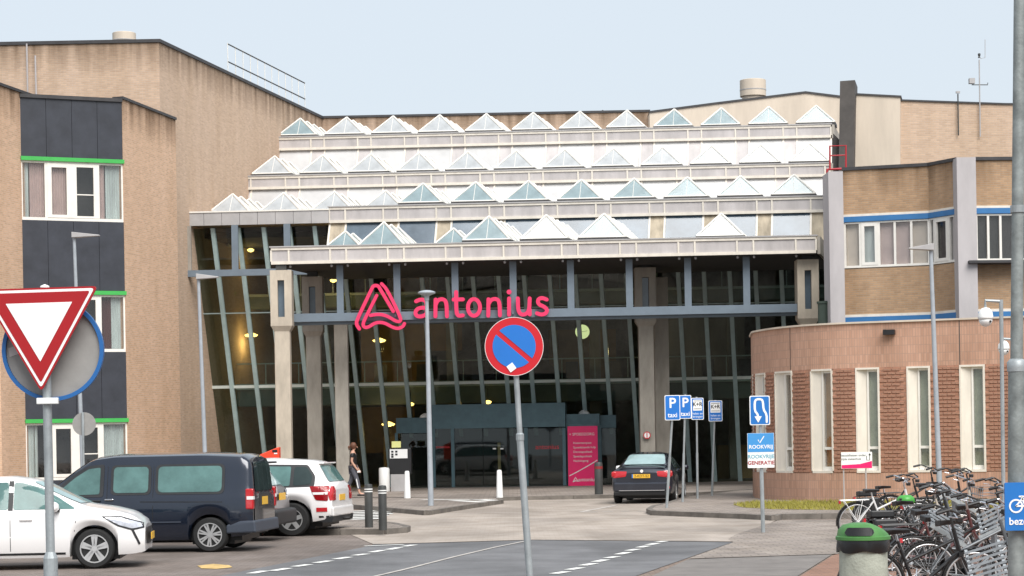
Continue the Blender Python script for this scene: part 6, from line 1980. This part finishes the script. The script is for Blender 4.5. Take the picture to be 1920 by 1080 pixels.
    ck_.bar((.46, -.08, .29), (.35, -.09, .17), .02, .03); ck_.box((.34, -.14, .16), (.09, .08, .025))
    ck_.build('crank', M_CHROME, t)
    ck_ = MB()
    ck_.bar((.46, .09, .29), (.57, .1, .41), .02, .03); ck_.box((.58, .14, .42), (.09, .08, .025))
    ck_.build('crank', M_CHROME, t)
    MB().tube([(.05, -.04, .3), (.0, -.16, 0.0)], .01, 6).build('kick_stand', M_CHROME, t)
    if carrier:
        ca = MB()
        zc_ = .74
        for y in (-.06, -.02, .02, .06): ca.tube([(-.3, y, zc_), (.2, y, zc_ + .01)], .007, 5)
        for x in (-.3, -.1, .12): ca.tube([(x, -.065, zc_), (x, .065, zc_)], .007, 5)
        for y in (-.065, .065):
            ca.tube([(-.25, y, zc_), (0, y * .9, .36)], .007, 5); ca.tube([(.08, y, zc_), (0, y * .9, .36)], .007, 5)
        ca.build('carrier', M_LENSW if fm is M_BWHITE else M_RIMD, t)
        MB().box((-.32, 0, .71), (.03, .08, .05)).build('rear_light', M_TAIL, t)
    if bag is not None:
        for y in (-.13, .13): MB().box((-.06, y, .56), (.34, .12, .32)).build('pannier', bag, t, bevel=.03)
        MB().box((-.08, 0, .79), (.34, .22, .1)).build('pannier_top', bag, t, bevel=.02)
    if cover is not None:
        MB().lathe([(.0, -.1), (.09, -.09), (.15, -.06), (.13, .01), (.08, .045), (0, .05)], (.24, 0, sz - .0), n=9).build('saddle_cover', cover, t, smooth=True)
    if basket:
        bk = MB()
        x0, x1, z0, z1, hw = 1.0, 1.36, .78, 1.0, .2
        for z in (z0, (z0 + z1) / 2, z1): bk.tube([(x0, -hw, z), (x1, -hw, z), (x1, hw, z), (x0, hw, z)], .008, 5, True)
        for i in range(7):
            y = -hw + 2 * hw * i / 6
            bk.tube([(x0, y, z1), (x0, y, z0), (x1, y, z0), (x1, y, z1)], .006, 4)
        bk.build('front_carrier', M_RACK, t)
    return t
M_BWHITE = mat('white_bicycle_paint', (.75, .75, .74), .35, var=.03)
M_BGREY = mat('grey_bicycle_paint', (.12, .13, .14), .4, metal=.3, var=.1)
M_BRED = mat('faded_red_bicycle_paint', (.10, .035, .035), .4, var=.1)
M_BCREAM = mat('cream_bicycle_paint', (.55, .5, .42), .4, var=.05)
bicycle('white city bicycle with rear carrier, leftmost by the round building', 1606, 37.5, R(6), M_BWHITE)
bicycle('black bicycle with dark panniers just behind the white one', 1634, 39.5, R(10), M_BLACK, bag=M_BLACK, lean=-3)
bicycle('black bicycle behind the one with the green saddle cover', 1668, 41.5, R(14), M_BLACK, lean=5, tall=1.12)
bicycle('dark bicycle with bright green saddle cover in the middle of the rack', 1672, 32.0, R(8), M_BGREY, cover=M_GREENBAG, lean=-4)
bicycle('cream framed bicycle with front carrier in the middle of the rack', 1722, 34.5, R(16), M_BCREAM, basket=True, lean=5, tall=1.05)
bicycle('black tall bicycle at the back of the rack near the lamp post', 1728, 38.0, R(4), M_BLACK, lean=-2, tall=1.12)
bicycle('dark maroon bicycle leaning in the rack behind the litter bin', 1690, 27.5, R(10), M_BRED, lean=6)
bicycle('black bicycle nearest to the viewer, just behind the litter bin', 1632, 22.2, R(4), M_BLACK, lean=3)
bicycle('grey bicycle with front carrier beside the galvanised post', 1742, 24.0, R(8), M_BGREY, basket=True, lean=-5)
bicycle('black bicycle with a tall straight handlebar behind the cream one', 1706, 36.2, R(12), M_BLACK, lean=3, tall=1.15)
bicycle('black bicycle with panniers in the second rank behind the litter bin', 1664, 29.6, R(9), M_BLACK, bag=M_BLACK, lean=-5, tall=1.05)
bicycle('black bicycle with its front wheel by the blue sign', 1768, 33.0, R(2), M_BLACK, lean=-3, tall=1.05)
bicycle('black bicycle in the front rank with its saddle above the largest rack', 1705, 25.6, R(12), M_BLACK, lean=7, carrier=False)
bicycle('grey bicycle half hidden behind the blue bicycle sign', 1775, 29.0, R(-4), M_BGREY, basket=True, lean=4)
# slatted rack units: a tray of parallel bars facing the viewer, on a post with a foot plate and a wheel guide
def rack(label, px, py, Y, rz, slope, L, n):
    b = W(px, py, Y)
    t = thing('bicycle_rack', Vector((b.x, Y, .005)), label, 'bicycle rack', 'bicycle racks', rz)
    u_ = Vector((math.cos(R(slope)), 0, math.sin(R(slope))))
    v_ = Vector((0, .62, .78))
    c = Vector((0, 0, b.z))
    for i in range(n):
        o_ = v_ * (.06 * (i - (n - 1) / 2))
        k = random.uniform(-.03, .03)
        MB().bar(c - u_ * (L / 2 + k) + o_, c + u_ * (L / 2 - k) + o_, .018, .022).build('slat', M_RACK, t)
    hh_ = v_ * (.06 * n / 2)
    for k in (-.42, .42): MB().bar(c + u_ * L * k - hh_ + Vector((0, .03, 0)), c + u_ * L * k + hh_ + Vector((0, .03, 0)), .03, .02).build('cross_bar', M_RACK, t)
    MB().bar(c + Vector((0, .04, 0)), (0.1, .1, 0), .06, .05).build('post', M_RACK, t)
    MB().box((.1, .1, .012), (.4, .3, .024)).build('foot', M_RACK, t)
    MB().bar(c - u_ * L * .6 - hh_ + Vector((0, -.06, -.02)), c + u_ * L * .6 - hh_ + Vector((0, -.06, -.02)), .035, .05).build('wheel_guide', M_GALV, t)
rack('grey slatted bicycle rack tilted down to the right, in the middle of the bicycles', 1774, 985, 24.5, R(8), -32, .46, 5)
rack('large grey slatted bicycle rack beside the foot of the galvanised post', 1850, 1055, 21.6, R(4), 16, .42, 7)
rack('grey slatted bicycle rack tilted up to the right beside the blue sign', 1862, 972, 25.5, R(4), 24, .4, 5)
rack('small grey slatted bicycle rack at the back, tilted down to the right', 1790, 928, 31.5, R(14), -28, .5, 4)

# ================================================================== PERSON
def person(px, py, z0):
    g = G(px, py, z0)
    t = thing('person', (g.x, g.y, z0), 'walking person in black top and grey leggings looking down at the ground', 'person', None, R(0))
    # facing +x (to the right), mid-stride, about 1.72 m
    J = {'pel': ((0, 0, .93), (.13, .15)), 'wai': ((.0, 0, 1.08), (.11, .135)), 'che': ((.01, 0, 1.28), (.12, .16)), 'shc': ((.0, 0, 1.40), (.09, .13)), 'nek': ((.02, 0, 1.49), (.05, .05)), 'hed': ((.05, 0, 1.60), (.085, .075)), 'top': ((.06, 0, 1.69), (.06, .06)),
         'shl': ((.0, -.17, 1.39), (.055, .055)), 'ell': ((-.03, -.2, 1.12), (.042, .042)), 'wrl': ((.12, -.2, .9), (.032, .03)), 'hnl': ((.18, -.2, .82), (.03, .018)),
         'shr': ((.0, .17, 1.39), (.055, .055)), 'elr': ((.02, .21, 1.12), (.042, .042)), 'wrr': ((.14, .2, .9), (.032, .03)), 'hnr': ((.2, .2, .82), (.03, .018)),
         'hil': ((.0, -.09, .88), (.1, .09)), 'knl': ((.14, -.09, .5), (.062, .06)), 'anl': ((.2, -.09, .09), (.042, .04)), 'tol': ((.36, -.09, .035), (.035, .03)),
         'hir': ((.0, .09, .88), (.1, .09)), 'knr': ((-.08, .09, .5), (.062, .06)), 'anr': ((-.3, .09, .14), (.042, .04)), 'tor': ((-.17, .09, .035), (.035, .03))}
    Ed = [('pel', 'wai'), ('wai', 'che'), ('che', 'shc'), ('shc', 'nek'), ('nek', 'hed'), ('hed', 'top'), ('shc', 'shl'), ('shl', 'ell'), ('ell', 'wrl'), ('wrl', 'hnl'), ('shc', 'shr'), ('shr', 'elr'), ('elr', 'wrr'), ('wrr', 'hnr'), ('pel', 'hil'), ('hil', 'knl'), ('knl', 'anl'), ('anl', 'tol'), ('pel', 'hir'), ('hir', 'knr'), ('knr', 'anr'), ('anr', 'tor')]
    def skin(name, keys, m, grow=0.0, par=None, rot=None):
        ks = [k for k in J if k in keys]
        me = bpy.data.meshes.new(name)
        me.from_pydata([J[k][0] for k in ks], [(ks.index(a), ks.index(b)) for a, b in Ed if a in ks and b in ks], [])
        o = bpy.data.objects.new(name, me); COL.objects.link(o)
        sk = o.modifiers.new('s', 'SKIN')
        for i, k in enumerate(ks):
            v = me.skin_vertices[0].data[i]
            v.radius = (J[k][1][0] + grow, J[k][1][1] + grow)
            v.use_root = (i == 0)
        sb_ = o.modifiers.new('u', 'SUBSURF'); sb_.levels = 2; sb_.render_levels = 2
        dg = bpy.context.evaluated_depsgraph_get()
        m2_ = bpy.data.meshes.new_from_object(o.evaluated_get(dg))
        bpy.data.objects.remove(o)
        m2_.name = name
        for p in m2_.polygons: p.use_smooth = True
        m2_.materials.clear(); m2_.materials.append(m)
        o = bpy.data.objects.new(name, m2_); COL.objects.link(o); o.parent = par or t
        return o
    body = skin('body', set(J), M_SKIN)
    J2 = dict(J)
    J['ell'] = ((-.02, -.19, 1.24), (.05, .05)); J['elr'] = ((.01, .19, 1.24), (.05, .05))
    skin('black_top', {'pel', 'wai', 'che', 'shc', 'shl', 'ell', 'shr', 'elr'}, M_BLACK, .016)
    J.update(J2)
    J['anl'] = ((.19, -.09, .2), (.05, .05)); J['anr'] = ((-.25, .09, .24), (.05, .05))
    skin('leggings', {'pel', 'hil', 'knl', 'anl', 'hir', 'knr', 'anr'}, M_LEG, .012)
    J.update(J2)
    hd = MB(); hd.lathe([(.0, .13), (.06, .12), (.1, .06), (.105, 0), (.085, -.07), (.05, -.1)], (.02, 0, 1.63), n=16); hd.build('hair', M_HAIR, t, smooth=True)
    MB().tube([(-.08, 0, 1.65), (-.13, 0, 1.6), (-.12, 0, 1.5)], [.035, .035, .015], 8).build('ponytail', M_HAIR, t, smooth=True)
    fc = MB(); fc.tube([(.13, 0, 1.61), (.155, 0, 1.585), (.135, 0, 1.575)], [.012, .016, .012], 6)
    for s_ in (-.03, .03): fc.lathe([(0, -.008), (.01, 0), (0, .008)], (.128, s_, 1.625), n=6)
    fc.build('face', M_SKIN, t, smooth=True)
    for s_ in (-1, 1):          # fingers closed round the things held
        hnd = MB()
        for i in range(4):
            x = .17 + i * .016
            hnd.tube([(x, s_ * .2, .83), (x + .015, s_ * .205, .775 - .006 * (i % 2)), (x + .012, s_ * .185, .755)], .0085, 5)
        hnd.tube([(.155, s_ * .19, .84), (.2, s_ * .175, .80)], .009, 5)
        hnd.build('fingers', M_SKIN, t, smooth=True)
    for kx, y in ((.36, -.09), (-.17, .09)):
        MB().box((kx - .1, y, .03), (.26, .085, .06)).build('shoe', M_BLACK, t, bevel=.02)
    MB().bar((.1, -.155, .62), (.17, -.155, .25), .01, .03).build('legging_stripe', M_LENSW, t)
    return t
pp = person(663, 930, .12)
hv = thing('white_card', pp.location + Vector((.2, -.2, .80)), 'small white card held in the walking person\'s hand', 'card')
MB().box((0, .0, 0), (.1, .02, .07)).build('card', M_WHITE, hv)
